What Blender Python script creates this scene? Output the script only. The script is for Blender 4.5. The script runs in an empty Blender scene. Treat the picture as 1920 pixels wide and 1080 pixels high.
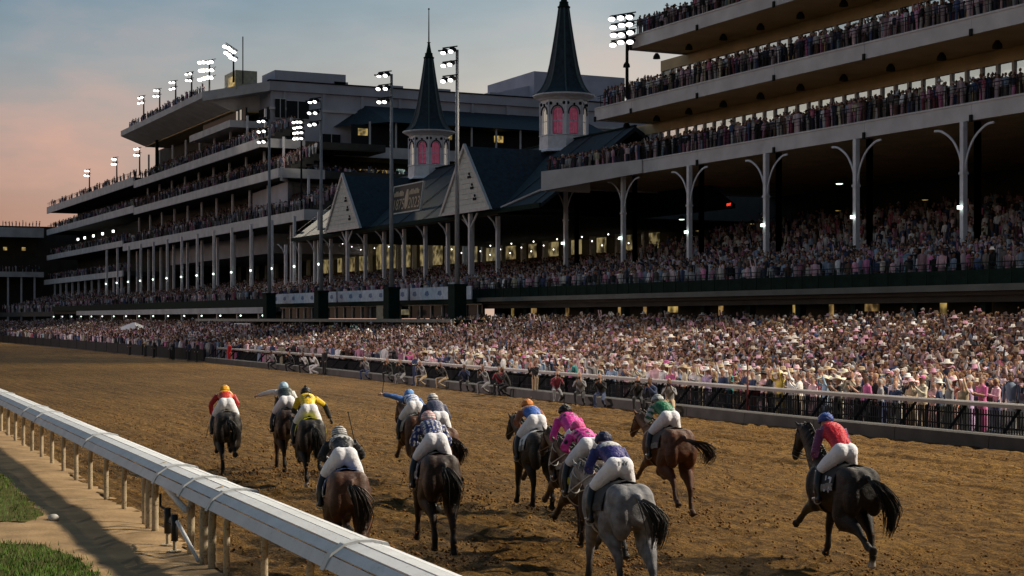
import bpy, bmesh, math, random
import numpy as np
from mathutils import Vector, Matrix
from mathutils.bvhtree import BVHTree

# World axes: X runs across the track from the infield to the stands, Y along the
# track in the running direction, Z up. The photographer stands at X=0, Y=0.
R = math.radians
scene = bpy.context.scene
COL = scene.collection

# ------------------------------------------------------------------ camera
cam_d = bpy.data.cameras.new('camera')
cam = bpy.data.objects.new('camera', cam_d)
COL.objects.link(cam)
cam.location = (0, 0, 3.6)
cam.rotation_euler = (R(90), 0, -math.atan(1460 / 3000))
cam_d.sensor_width = 36
cam_d.lens = 36 * 3000 / 1920
cam_d.shift_y = 57 / 1920
cam_d.clip_start = 0.1
cam_d.clip_end = 6000
scene.camera = cam

# ------------------------------------------------------------------ sky, sun, exposure
SUN_EL, SUN_AZ = R(1.6), R(-22)           # dusk glow beyond the far turn, left of the view
world = bpy.data.worlds.new('World')
scene.world = world
world.use_nodes = True
nt = world.node_tree
nt.nodes.clear()
w_out = nt.nodes.new('ShaderNodeOutputWorld')
w_bg = nt.nodes.new('ShaderNodeBackground')
sky = nt.nodes.new('ShaderNodeTexSky')
sky.sky_type = 'NISHITA'
sky.sun_disc = False
sky.sun_elevation = SUN_EL
sky.sun_rotation = SUN_AZ
sky.air_density = 1.3
sky.dust_density = 3.0
sky.ozone_density = 2.0
# thin dusk cloud: greys the clear-sky colour and carries a few pink wisps
tc = nt.nodes.new('ShaderNodeTexCoord')
mp = nt.nodes.new('ShaderNodeMapping')
mp.inputs['Scale'].default_value = (2.6, 2.6, 7.0)
nt.links.new(tc.outputs['Generated'], mp.inputs['Vector'])
cn = nt.nodes.new('ShaderNodeTexNoise')
cn.inputs['Scale'].default_value = 2.6
cn.inputs['Detail'].default_value = 5
cn.inputs['Roughness'].default_value = 0.55
nt.links.new(mp.outputs['Vector'], cn.inputs['Vector'])
sep = nt.nodes.new('ShaderNodeSeparateXYZ')
nt.links.new(tc.outputs['Generated'], sep.inputs['Vector'])
ramp = nt.nodes.new('ShaderNodeValToRGB')
nt.links.new(sep.outputs['Z'], ramp.inputs['Fac'])
cr = ramp.color_ramp
cr.elements[0].position = 0.0
cr.elements[0].color = (0.27, 0.15, 0.11, 1)
cr.elements[1].position = 1.0
cr.elements[1].color = (0.05, 0.085, 0.13, 1)
for pos, c in ((0.06, (0.285, 0.17, 0.132, 1)), (0.095, (0.25, 0.18, 0.158, 1)), (0.125, (0.215, 0.19, 0.185, 1)), (0.155, (0.155, 0.185, 0.207, 1)),
               (0.195, (0.082, 0.142, 0.19, 1)), (0.30, (0.06, 0.11, 0.165, 1))):
    e = cr.elements.new(pos)
    e.color = c
# away from the glow the low sky turns from orange to pale cream grey
dotn = nt.nodes.new('ShaderNodeVectorMath')
dotn.operation = 'DOT_PRODUCT'
nt.links.new(tc.outputs['Generated'], dotn.inputs[0])
dotn.inputs[1].default_value = (math.sin(R(-8)), math.cos(R(-8)), 0)
mr = nt.nodes.new('ShaderNodeMapRange')
mr.inputs['From Min'].default_value = 0.80
mr.inputs['From Max'].default_value = 0.955
nt.links.new(dotn.outputs['Value'], mr.inputs['Value'])
ramp2 = nt.nodes.new('ShaderNodeValToRGB')
nt.links.new(sep.outputs['Z'], ramp2.inputs['Fac'])
cr2 = ramp2.color_ramp
cr2.elements[0].position = 0.0
cr2.elements[0].color = (0.38, 0.30, 0.23, 1)
cr2.elements[1].position = 1.0
cr2.elements[1].color = (0.05, 0.085, 0.13, 1)
for pos, c in ((0.09, (0.38, 0.325, 0.265, 1)), (0.14, (0.34, 0.32, 0.285, 1)), (0.19, (0.21, 0.25, 0.27, 1)),
               (0.28, (0.12, 0.155, 0.19, 1)), (0.45, (0.075, 0.12, 0.165, 1))):
    e = cr2.elements.new(pos)
    e.color = c
mixg = nt.nodes.new('ShaderNodeMixRGB')
nt.links.new(mr.outputs['Result'], mixg.inputs['Fac'])
nt.links.new(ramp2.outputs['Color'], mixg.inputs['Color1'])
nt.links.new(ramp.outputs['Color'], mixg.inputs['Color2'])
# pink wisps
wr = nt.nodes.new('ShaderNodeValToRGB')
wr.color_ramp.elements[0].position = 0.47
wr.color_ramp.elements[0].color = (0, 0, 0, 1)
wr.color_ramp.elements[1].position = 0.64
wr.color_ramp.elements[1].color = (0.55, 0.55, 0.55, 1)
nt.links.new(cn.outputs['Fac'], wr.inputs['Fac'])
low = nt.nodes.new('ShaderNodeMapRange')
low.inputs['From Min'].default_value = 0.21
low.inputs['From Max'].default_value = 0.10
nt.links.new(sep.outputs['Z'], low.inputs['Value'])
wm = nt.nodes.new('ShaderNodeMath')
wm.operation = 'MULTIPLY'
nt.links.new(wr.outputs['Color'], wm.inputs[0])
nt.links.new(low.outputs['Result'], wm.inputs[1])
mixw = nt.nodes.new('ShaderNodeMixRGB')
nt.links.new(wm.outputs['Value'], mixw.inputs['Fac'])
nt.links.new(mixg.outputs['Color'], mixw.inputs['Color1'])
mixw.inputs['Color2'].default_value = (0.36, 0.195, 0.15, 1)
# soft uneven cloud over the whole sky
cl = nt.nodes.new('ShaderNodeMapRange')
cl.inputs['From Min'].default_value = 0.3
cl.inputs['From Max'].default_value = 0.7
cl.inputs['To Min'].default_value = 0.88
cl.inputs['To Max'].default_value = 1.12
nt.links.new(cn.outputs['Fac'], cl.inputs['Value'])
mixc = nt.nodes.new('ShaderNodeMixRGB')
mixc.blend_type = 'MULTIPLY'
mixc.inputs['Fac'].default_value = 1.0
nt.links.new(mixw.outputs['Color'], mixc.inputs['Color1'])
nt.links.new(cl.outputs['Result'], mixc.inputs['Color2'])
# the sky opposite the glow is already in the dusk shadow
east = nt.nodes.new('ShaderNodeMapRange')
east.interpolation_type = 'SMOOTHSTEP'
east.inputs['From Min'].default_value = -0.6
east.inputs['From Max'].default_value = 0.75
east.inputs['To Min'].default_value = 0.42
east.inputs['To Max'].default_value = 1.0
nt.links.new(dotn.outputs['Value'], east.inputs['Value'])
mixe = nt.nodes.new('ShaderNodeMixRGB')
mixe.blend_type = 'MULTIPLY'
mixe.inputs['Fac'].default_value = 1.0
nt.links.new(mixc.outputs['Color'], mixe.inputs['Color1'])
nt.links.new(east.outputs['Result'], mixe.inputs['Color2'])
# share of the physical sky in the mix
sk = nt.nodes.new('ShaderNodeMixRGB')
sk.blend_type = 'MULTIPLY'
sk.inputs['Fac'].default_value = 1.0
sk.inputs['Color2'].default_value = (0.08, 0.08, 0.08, 1)
nt.links.new(sky.outputs['Color'], sk.inputs['Color1'])
mixs = nt.nodes.new('ShaderNodeMixRGB')
mixs.inputs['Fac'].default_value = 0.12
nt.links.new(mixe.outputs['Color'], mixs.inputs['Color1'])
nt.links.new(sk.outputs['Color'], mixs.inputs['Color2'])
nt.links.new(mixs.outputs['Color'], w_bg.inputs['Color'])
w_bg.inputs['Strength'].default_value = 2.0
nt.links.new(w_bg.outputs['Background'], w_out.inputs['Surface'])

sun_d = bpy.data.lights.new('sun', 'SUN')
sun_d.energy = 0.12
sun_d.angle = R(4)
sun_d.color = (1.0, 0.62, 0.42)
sun = bpy.data.objects.new('sun', sun_d)
COL.objects.link(sun)
_sd = Vector((math.sin(SUN_AZ) * math.cos(SUN_EL), math.cos(SUN_AZ) * math.cos(SUN_EL), math.sin(SUN_EL)))
sun.rotation_euler = (-_sd).to_track_quat('-Z', 'Y').to_euler()

vs = scene.view_settings
vs.view_transform = 'Standard'
vs.look = 'None'
vs.exposure = 0.0
vs.gamma = 1.0
vs.use_curve_mapping = False
scene.render.film_transparent = False
scene.cycles.use_denoising = True
scene.cycles.denoiser = 'OPENIMAGEDENOISE'
scene.cycles.denoising_input_passes = 'RGB_ALBEDO_NORMAL'
scene.cycles.denoising_prefilter = 'ACCURATE'
scene.cycles.use_adaptive_sampling = False
scene.cycles.max_bounces = 5
scene.cycles.diffuse_bounces = 2
scene.cycles.glossy_bounces = 2
scene.cycles.transmission_bounces = 4
scene.cycles.transparent_max_bounces = 8
scene.cycles.sample_clamp_indirect = 0.6
scene.cycles.sample_clamp_direct = 4.0
scene.cycles.caustics_reflective = False
scene.cycles.caustics_refractive = False

FLOODS = []   # (position, target, watts) of the lit floodlight banks, filled in by their builders

def flood_lamp(name, loc, target, watts, cone=70, color=(1.0, 0.88, 0.70), size=0.9, flat=1.0):
    l = bpy.data.lights.new(name, 'SPOT')
    l.energy = watts
    l.color = color
    l.spot_size = R(cone)
    l.spot_blend = 0.6
    l.shadow_soft_size = size
    o = bpy.data.objects.new(name, l)
    COL.objects.link(o)
    o.location = loc
    o.scale = (1, flat, 1)
    o.rotation_euler = (Vector(target) - Vector(loc)).to_track_quat('-Z', 'Y').to_euler()
    return o

# ------------------------------------------------------------------ helpers
rng = random.Random(7)
nrng = np.random.default_rng(11)

def tag(o, label=None, cat=None, group=None, kind=None):
    if label: o['label'] = label
    if cat: o['category'] = cat
    if group: o['group'] = group
    if kind: o['kind'] = kind
    return o

def empty(name, loc=(0, 0, 0), rz=0.0, parent=None):
    o = bpy.data.objects.new(name, None)
    COL.objects.link(o)
    o.location = loc
    o.rotation_euler = (0, 0, rz)
    o.empty_display_size = 0.2
    if parent: o.parent = parent
    return o

def link(name, me, mat=None, parent=None):
    o = bpy.data.objects.new(name, me)
    COL.objects.link(o)
    if mat is not None and len(me.materials) == 0:
        me.materials.append(mat)
    if parent: o.parent = parent
    return o

class MB:
    """Collects shapes and links them as one mesh object."""
    def __init__(s):
        s.v = []; s.f = []; s.m = []
        s.mi = 0
    def _add(s, vs_, fs):
        b = len(s.v)
        s.v.extend([tuple(p) for p in vs_])
        for q in fs:
            s.f.append(tuple(b + i for i in q)); s.m.append(s.mi)
        return s
    def box(s, x0, x1, y0, y1, z0, z1):
        return s._add([(x0, y0, z0), (x1, y0, z0), (x1, y1, z0), (x0, y1, z0), (x0, y0, z1), (x1, y0, z1), (x1, y1, z1), (x0, y1, z1)],
                      [(0, 3, 2, 1), (4, 5, 6, 7), (0, 1, 5, 4), (1, 2, 6, 5), (2, 3, 7, 6), (3, 0, 4, 7)])
    def prism(s, pts, vec):
        """closed polygon pts extruded by vec"""
        n = len(pts); v = Vector(vec)
        a = [Vector(p) for p in pts]
        return s._add(a + [p + v for p in a], [tuple(range(n - 1, -1, -1)), tuple(range(n, 2 * n))] +
                      [(i, (i + 1) % n, n + (i + 1) % n, n + i) for i in range(n)])
    def sheet(s, rows):
        """grid of points (list of rows)"""
        b = len(s.v); n = len(rows[0])
        for r in rows: s.v.extend([tuple(p) for p in r])
        for i in range(len(rows) - 1):
            for j in range(n - 1):
                s.f.append((b + i * n + j, b + i * n + j + 1, b + (i + 1) * n + j + 1, b + (i + 1) * n + j)); s.m.append(s.mi)
        return s
    def loft(s, pts, rad, n=10, side=(1, 0, 0), power=2.0, sub=0, closed_ends=True):
        pts = [Vector(p) for p in pts]
        rad = [(r, r) if isinstance(r, (int, float)) else tuple(r) for r in rad]
        if sub: pts, rad = smooth_path(pts, rad, sub)
        sd = Vector(side)
        rings = []
        for i, p in enumerate(pts):
            t = (pts[min(i + 1, len(pts) - 1)] - pts[max(i - 1, 0)])
            t = t.normalized() if t.length > 1e-9 else Vector((0, 0, 1))
            S = sd - t * sd.dot(t)
            if S.length < 1e-3:
                S = Vector((0, 1, 0)) - t * t.y
                if S.length < 1e-3: S = Vector((0, 0, 1)) - t * t.z
            S.normalize()
            U = S.cross(t) * -1
            a, b = rad[i]
            ring = []
            for k in range(n):
                an = 2 * math.pi * k / n
                c, d = math.cos(an), math.sin(an)
                if power != 2.0:
                    c = math.copysign(abs(c) ** (2 / power), c); d = math.copysign(abs(d) ** (2 / power), d)
                ring.append(p + S * (a * c) + U * (b * d))
            rings.append(ring)
        b0 = len(s.v)
        for r in rings: s.v.extend([tuple(q) for q in r])
        for i in range(len(rings) - 1):
            for k in range(n):
                k2 = (k + 1) % n
                s.f.append((b0 + i * n + k, b0 + (i + 1) * n + k, b0 + (i + 1) * n + k2, b0 + i * n + k2)); s.m.append(s.mi)
        if closed_ends:
            s.f.append(tuple(b0 + k for k in range(n))); s.m.append(s.mi)
            e = b0 + (len(rings) - 1) * n
            s.f.append(tuple(e + k for k in range(n - 1, -1, -1))); s.m.append(s.mi)
        return s
    def tube(s, a, b, r, n=6):
        return s.loft([a, b], [r, r], n)
    def ball(s, c, r, n=10, m=6):
        c = Vector(c); rx, ry, rz = (r, r, r) if isinstance(r, (int, float)) else r
        b = len(s.v)
        s.v.append(tuple(c + Vector((0, 0, -rz))))
        for i in range(1, m):
            ph = -math.pi / 2 + math.pi * i / m
            for k in range(n):
                an = 2 * math.pi * k / n
                s.v.append(tuple(c + Vector((rx * math.cos(ph) * math.cos(an), ry * math.cos(ph) * math.sin(an), rz * math.sin(ph)))))
        s.v.append(tuple(c + Vector((0, 0, rz))))
        top = b + 1 + (m - 1) * n
        for k in range(n):
            k2 = (k + 1) % n
            s.f.append((b, b + 1 + k2, b + 1 + k)); s.m.append(s.mi)
            for i in range(m - 2):
                s.f.append((b + 1 + i * n + k, b + 1 + i * n + k2, b + 1 + (i + 1) * n + k2, b + 1 + (i + 1) * n + k)); s.m.append(s.mi)
            s.f.append((top, b + 1 + (m - 2) * n + k, b + 1 + (m - 2) * n + k2)); s.m.append(s.mi)
        return s
    def mesh(s, name, smooth=False):
        me = bpy.data.meshes.new(name)
        me.from_pydata(s.v, [], s.f)
        if any(s.m): me.polygons.foreach_set('material_index', s.m)
        if smooth: me.polygons.foreach_set('use_smooth', [True] * len(me.polygons))
        me.update()
        return me
    def build(s, name, mat=None, parent=None, smooth=False, fix=False):
        me = s.mesh(name, smooth)
        if fix:
            bm = bmesh.new(); bm.from_mesh(me)
            bmesh.ops.recalc_face_normals(bm, faces=bm.faces)
            bm.to_mesh(me); bm.free()
        mats = mat if isinstance(mat, (list, tuple)) else [mat]
        for m_ in mats: me.materials.append(m_)
        return link(name, me, None, parent)

def smooth_path(pts, rad, sub):
    P, Q = [], []
    n = len(pts)
    for i in range(n - 1):
        p0, p1, p2, p3 = pts[max(i - 1, 0)], pts[i], pts[i + 1], pts[min(i + 2, n - 1)]
        for k in range(sub):
            t = k / sub
            P.append(0.5 * ((2 * p1) + (p2 - p0) * t + (2 * p0 - 5 * p1 + 4 * p2 - p3) * t * t + (3 * p1 - p0 - 3 * p2 + p3) * t ** 3))
            ts = t * t * (3 - 2 * t)
            Q.append((rad[i][0] * (1 - ts) + rad[i + 1][0] * ts, rad[i][1] * (1 - ts) + rad[i + 1][1] * ts))
    P.append(pts[-1]); Q.append(rad[-1])
    return P, Q

def remesh(mb, voxel, smooth=4, factor=0.5, ratio=None):
    """union of overlapping closed shapes as one continuous skin"""
    me = mb.mesh('tmp')
    bm = bmesh.new(); bm.from_mesh(me)
    bmesh.ops.recalc_face_normals(bm, faces=bm.faces)
    bm.to_mesh(me); bm.free()
    o = bpy.data.objects.new('tmp', me); COL.objects.link(o)
    m = o.modifiers.new('r', 'REMESH'); m.mode = 'VOXEL'; m.voxel_size = voxel
    if smooth:
        q = o.modifiers.new('s', 'SMOOTH'); q.factor = factor; q.iterations = smooth
    if ratio:
        d = o.modifiers.new('d', 'DECIMATE'); d.ratio = ratio
    dg = bpy.context.evaluated_depsgraph_get()
    out = bpy.data.meshes.new_from_object(o.evaluated_get(dg))
    bpy.data.objects.remove(o); bpy.data.meshes.remove(me)
    out.polygons.foreach_set('use_smooth', [True] * len(out.polygons))
    return out

def paint(me, cols):
    a = me.color_attributes.new('Col', 'FLOAT_COLOR', 'POINT')
    arr = np.ones((len(me.vertices), 4), np.float32); arr[:, :3] = cols
    a.data.foreach_set('color', arr.ravel())

def coords(me):
    a = np.empty(len(me.vertices) * 3, np.float32); me.vertices.foreach_get('co', a)
    return a.reshape(-1, 3)

def vnoise(x, y, seed=0):
    """smooth value noise, numpy"""
    xi = np.floor(x).astype(np.int64); yi = np.floor(y).astype(np.int64)
    fx = x - xi; fy = y - yi
    fx = fx * fx * (3 - 2 * fx); fy = fy * fy * (3 - 2 * fy)
    def h(a, b):
        n = (a * 374761393 + b * 668265263 + seed * 974634777) & 0x7fffffff
        n = ((n ^ (n >> 13)) * 1274126177) & 0x7fffffff
        return ((n ^ (n >> 16)) & 0xffff) / 65535.0
    return (h(xi, yi) * (1 - fx) + h(xi + 1, yi) * fx) * (1 - fy) + (h(xi, yi + 1) * (1 - fx) + h(xi + 1, yi + 1) * fx) * fy

# ------------------------------------------------------------------ materials
MATS = {}
def mat(name, color, rough=0.6, var=0.15, scale=3.0, bump=0.0, bscale=30.0, metal=0.0, spec=0.35, emit=None, estr=0.0, attr=False, sheen=0.0, stretch=None):
    if name in MATS: return MATS[name]
    m = bpy.data.materials.new(name); m.use_nodes = True
    n = m.node_tree; b = n.nodes['Principled BSDF']
    b.inputs['Roughness'].default_value = rough
    b.inputs['Metallic'].default_value = metal
    b.inputs['Specular IOR Level'].default_value = spec
    if sheen: b.inputs['Sheen Weight'].default_value = sheen
    c = n.nodes.new('ShaderNodeTexCoord')
    vec = c.outputs['Object']
    if stretch:
        mpn = n.nodes.new('ShaderNodeMapping'); mpn.inputs['Scale'].default_value = stretch
        n.links.new(vec, mpn.inputs['Vector']); vec = mpn.outputs['Vector']
    base = None
    if attr:
        a = n.nodes.new('ShaderNodeAttribute'); a.attribute_name = 'Col'
        base = a.outputs['Color']
    if var > 0:
        t = n.nodes.new('ShaderNodeTexNoise'); t.inputs['Scale'].default_value = scale; t.inputs['Detail'].default_value = 5
        n.links.new(vec, t.inputs['Vector'])
        mr_ = n.nodes.new('ShaderNodeMapRange')
        mr_.inputs['From Min'].default_value = 0.3; mr_.inputs['From Max'].default_value = 0.7
        mr_.inputs['To Min'].default_value = 1 - var; mr_.inputs['To Max'].default_value = 1 + var
        n.links.new(t.outputs['Fac'], mr_.inputs['Value'])
        mx = n.nodes.new('ShaderNodeMixRGB'); mx.blend_type = 'MULTIPLY'; mx.inputs['Fac'].default_value = 1
        if base is not None: n.links.new(base, mx.inputs['Color1'])
        else: mx.inputs['Color1'].default_value = (*color, 1)
        n.links.new(mr_.outputs['Result'], mx.inputs['Color2'])
        n.links.new(mx.outputs['Color'], b.inputs['Base Color'])
    elif base is not None: n.links.new(base, b.inputs['Base Color'])
    else: b.inputs['Base Color'].default_value = (*color, 1)
    if bump > 0:
        t2 = n.nodes.new('ShaderNodeTexNoise'); t2.inputs['Scale'].default_value = bscale; t2.inputs['Detail'].default_value = 4
        n.links.new(vec, t2.inputs['Vector'])
        bp = n.nodes.new('ShaderNodeBump'); bp.inputs['Strength'].default_value = bump; bp.inputs['Distance'].default_value = 0.02
        n.links.new(t2.outputs['Fac'], bp.inputs['Height']); n.links.new(bp.outputs['Normal'], b.inputs['Normal'])
    if emit:
        b.inputs['Emission Color'].default_value = (*emit, 1); b.inputs['Emission Strength'].default_value = estr
    MATS[name] = m
    return m

M_WHITE = mat('white_steel_paint', (0.52, 0.52, 0.53), 0.55, 0.12, 1.2, 0.1, 12)
M_FASCIA = mat('painted_concrete_fascia', (0.56, 0.55, 0.57), 0.7, 0.16, 0.5, 0.2, 6)
M_SOFFIT = mat('tan_soffit', (0.62, 0.47, 0.27), 0.8, 0.15, 0.5)
M_DARK = mat('dark_steel', (0.018, 0.019, 0.021), 0.85, 0.2, 3, spec=0.08)
M_GREEN = mat('dark_green_paint', (0.010, 0.026, 0.021), 0.85, 0.2, 2, spec=0.08)
M_SLATE = mat('green_roof_slate', (0.016, 0.032, 0.047), 0.75, 0.35, 2.2, 0.4, 8)
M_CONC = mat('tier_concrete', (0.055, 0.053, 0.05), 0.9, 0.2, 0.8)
M_BLOCK = mat('clubhouse_wall', (0.46, 0.46, 0.54), 0.85, 0.18, 0.25, 0.15, 3)
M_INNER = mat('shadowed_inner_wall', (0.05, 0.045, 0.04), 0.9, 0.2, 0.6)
M_GLASSD = mat('dark_window_glass', (0.015, 0.018, 0.022), 0.55, 0.0, spec=0.12)
M_LAMP = mat('lit_floodlight_face', (0.9, 0.9, 0.9), 0.4, 0.0, emit=(1.0, 0.97, 0.90), estr=5)
M_SMALL = mat('lit_small_lamp', (0.9, 0.9, 0.9), 0.4, 0.0, emit=(0.82, 1.0, 0.86), estr=3)
M_WARM = mat('lit_warm_window', (0.6, 0.5, 0.3), 0.6, 0.6, 0.9, emit=(1.0, 0.62, 0.22), estr=0.42)
M_YEL = mat('lit_yellow_window', (0.6, 0.5, 0.3), 0.6, 0.3, 0.9, emit=(1.0, 0.68, 0.20), estr=0.85)
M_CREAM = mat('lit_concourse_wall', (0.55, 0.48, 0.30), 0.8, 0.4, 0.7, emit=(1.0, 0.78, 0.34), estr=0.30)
M_SCREEN = mat('lit_screen', (0.2, 0.2, 0.2), 0.4, 0.4, 1.5, emit=(0.55, 0.80, 0.70), estr=0.5)

def glow_vary(m, scale, lo, hi):
    """a lit room seen through an opening is never even: lamps, people and furniture break the light"""
    n = m.node_tree; b = n.nodes['Principled BSDF']
    c = n.nodes.new('ShaderNodeTexCoord'); v = n.nodes.new('ShaderNodeTexVoronoi'); v.inputs['Scale'].default_value = scale
    t = n.nodes.new('ShaderNodeTexNoise'); t.inputs['Scale'].default_value = scale * 1.7; t.inputs['Detail'].default_value = 4
    n.links.new(c.outputs['Object'], v.inputs['Vector']); n.links.new(c.outputs['Object'], t.inputs['Vector'])
    mu = n.nodes.new('ShaderNodeMath'); mu.operation = 'MULTIPLY'; n.links.new(v.outputs['Distance'], mu.inputs[0]); n.links.new(t.outputs['Fac'], mu.inputs[1])
    r = n.nodes.new('ShaderNodeMapRange'); r.inputs['From Min'].default_value = 0.12; r.inputs['From Max'].default_value = 0.42
    r.inputs['To Min'].default_value = lo; r.inputs['To Max'].default_value = hi
    n.links.new(mu.outputs[0], r.inputs['Value']); n.links.new(r.outputs['Result'], b.inputs['Emission Strength'])
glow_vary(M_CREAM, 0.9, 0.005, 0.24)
glow_vary(M_WARM, 1.6, 0.02, 0.3)
glow_vary(M_YEL, 1.3, 0.05, 0.5)
glow_vary(M_SCREEN, 1.8, 0.12, 0.6)

for m_ in (M_LAMP, M_SMALL, M_WARM, M_YEL, M_CREAM, M_SCREEN):
    m_.cycles.emission_sampling = 'NONE'

def splatter(m, color, scale, lo, hi, amount=0.8):
    """mud and dust specks over a finished surface"""
    n = m.node_tree; b = n.nodes['Principled BSDF']; inp = b.inputs['Base Color']
    src = inp.links[0].from_socket if inp.links else None
    c = n.nodes.new('ShaderNodeTexCoord'); t = n.nodes.new('ShaderNodeTexNoise'); t.inputs['Scale'].default_value = scale; t.inputs['Detail'].default_value = 3; t.inputs['Roughness'].default_value = 0.7
    t2 = n.nodes.new('ShaderNodeTexNoise'); t2.inputs['Scale'].default_value = scale * 0.12; t2.inputs['Detail'].default_value = 2
    n.links.new(c.outputs['Object'], t.inputs['Vector']); n.links.new(c.outputs['Object'], t2.inputs['Vector'])
    ad = n.nodes.new('ShaderNodeMath'); ad.operation = 'MULTIPLY_ADD'; ad.inputs[1].default_value = 0.4
    n.links.new(t2.outputs['Fac'], ad.inputs[0]); n.links.new(t.outputs['Fac'], ad.inputs[2])
    r = n.nodes.new('ShaderNodeMapRange'); r.inputs['From Min'].default_value = lo; r.inputs['From Max'].default_value = hi; r.inputs['To Max'].default_value = amount
    n.links.new(ad.outputs[0], r.inputs['Value'])
    mx = n.nodes.new('ShaderNodeMixRGB'); n.links.new(r.outputs['Result'], mx.inputs['Fac'])
    if src: n.links.new(src, mx.inputs['Color1'])
    else: mx.inputs['Color1'].default_value = inp.default_value
    mx.inputs['Color2'].default_value = (*color, 1); n.links.new(mx.outputs['Color'], inp)
# ------------------------------------------------------------------ ground, track, infield
def edge_out(t):      # foot of the kerb on the stand side of the track
    return np.interp(t, [-60, 45, 60, 95, 130, 200, 420], [31.0, 31.2, 31.9, 34.0, 35.0, 36.0, 37.0])
def rail_in(t):       # inner rail line: a degree or two off the stand side
    return 5.286 + 0.0487 * t

def dirt_material():
    m = bpy.data.materials.new('track_dirt'); m.use_nodes = True
    n = m.node_tree; b = n.nodes['Principled BSDF']
    b.inputs['Roughness'].default_value = 0.95; b.inputs['Specular IOR Level'].default_value = 0.12
    c = n.nodes.new('ShaderNodeTexCoord')
    def noise(scale, det=6, sc=(1, 1, 1), rough=0.6):
        mpn = n.nodes.new('ShaderNodeMapping'); mpn.inputs['Scale'].default_value = sc
        n.links.new(c.outputs['Object'], mpn.inputs['Vector'])
        t = n.nodes.new('ShaderNodeTexNoise'); t.inputs['Scale'].default_value = scale; t.inputs['Detail'].default_value = det
        t.inputs['Roughness'].default_value = rough
        n.links.new(mpn.outputs['Vector'], t.inputs['Vector']); return t
    big = noise(0.16, 4, (1.6, 0.5, 1)); mid = noise(4.6, 6, (1.2, 0.6, 1), 0.75); fine = noise(24, 5, rough=0.8)
    r = n.nodes.new('ShaderNodeValToRGB')
    r.color_ramp.elements[0].position = 0.43; r.color_ramp.elements[0].color = (0.020, 0.0095, 0.0022, 1)
    r.color_ramp.elements[1].position = 0.59; r.color_ramp.elements[1].color = (0.25, 0.138, 0.036, 1)
    e = r.color_ramp.elements.new(0.5); e.color = (0.092, 0.047, 0.0105, 1)
    add = n.nodes.new('ShaderNodeMath'); add.operation = 'MULTIPLY_ADD'
    n.links.new(mid.outputs['Fac'], add.inputs[0]); add.inputs[1].default_value = 0.30
    add2 = n.nodes.new('ShaderNodeMath'); add2.operation = 'MULTIPLY_ADD'
    n.links.new(fine.outputs['Fac'], add2.inputs[0]); add2.inputs[1].default_value = 0.40
    rake = noise(1.0, 3, (7.5, 0.16, 1), 0.6)
    mb0 = n.nodes.new('ShaderNodeMath'); mb0.operation = 'MULTIPLY'; mb0.inputs[1].default_value = 0.10
    n.links.new(big.outputs['Fac'], mb0.inputs[0])
    mb_ = n.nodes.new('ShaderNodeMath'); mb_.operation = 'MULTIPLY_ADD'; mb_.inputs[1].default_value = 0.22
    n.links.new(rake.outputs['Fac'], mb_.inputs[0]); n.links.new(mb0.outputs[0], mb_.inputs[2])
    n.links.new(mb_.outputs[0], add2.inputs[2]); n.links.new(add2.outputs[0], add.inputs[2])
    n.links.new(add.outputs[0], r.inputs['Fac']); n.links.new(r.outputs['Color'], b.inputs['Base Color'])
    bp = n.nodes.new('ShaderNodeBump'); bp.inputs['Strength'].default_value = 0.9; bp.inputs['Distance'].default_value = 0.06
    hs = n.nodes.new('ShaderNodeMath'); hs.operation = 'ADD'
    n.links.new(mid.outputs['Fac'], hs.inputs[0]); n.links.new(fine.outputs['Fac'], hs.inputs[1])
    hs2 = n.nodes.new('ShaderNodeMath'); hs2.operation = 'ADD'; n.links.new(hs.outputs[0], hs2.inputs[0]); n.links.new(rake.outputs['Fac'], hs2.inputs[1])
    n.links.new(hs2.outputs[0], bp.inputs['Height']); n.links.new(bp.outputs['Normal'], b.inputs['Normal'])
    return m
M_DIRT = dirt_material()
M_SAND = mat('infield_sand', (0.30, 0.20, 0.105), 0.95, 0.30, 1.3, 0.7, 14, spec=0.1)
M_GROUND = mat('apron_asphalt', (0.06, 0.058, 0.055), 0.9, 0.2, 0.5)

g = MB(); g.sheet([[(-3000, -3000, -0.45), (3000, -3000, -0.45)], [(-3000, 3000, -0.45), (3000, 3000, -0.45)]])
tag(g.build('ground', mat('infield_ground', (0.05, 0.055, 0.03), 0.95, 0.3, 0.05)), 'wide flat infield and apron ground around the racetrack', 'ground', kind='structure')

ts = [-30.0]
while ts[-1] < 430:
    t = ts[-1]
    ts.append(t + (0.6 if t < 12 else 0.10 if t < 30 else 0.15 if t < 46 else 0.3 if t < 70 else 0.6 if t < 120 else 2.5))
ts = np.array(ts)
NS = 190
ss = np.linspace(0, 1, NS)
T, S = np.meshgrid(ts, ss, indexing='ij')
E0 = rail_in(T) - 0.15; E1 = edge_out(T) + 0.2
X = E0 + (E1 - E0) * S
furrow = 0.5 + 0.5 * np.sin(X * 2 * math.pi / 0.42 + 2.2 * vnoise(X * 0.7, T * 0.05, 3) * 6)
hgt = (vnoise(X * 0.9, T * 0.5, 1) - 0.5) * 0.03 + (vnoise(X * 3.6, T * 2.8, 2) - 0.5) * 0.034 + (vnoise(X * 6.6, T * 5.0, 4) - 0.5) * 0.07
hgt += (furrow - 0.5) * 0.024 * (0.3 + vnoise(X * 0.3, T * 0.12, 5))
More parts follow.
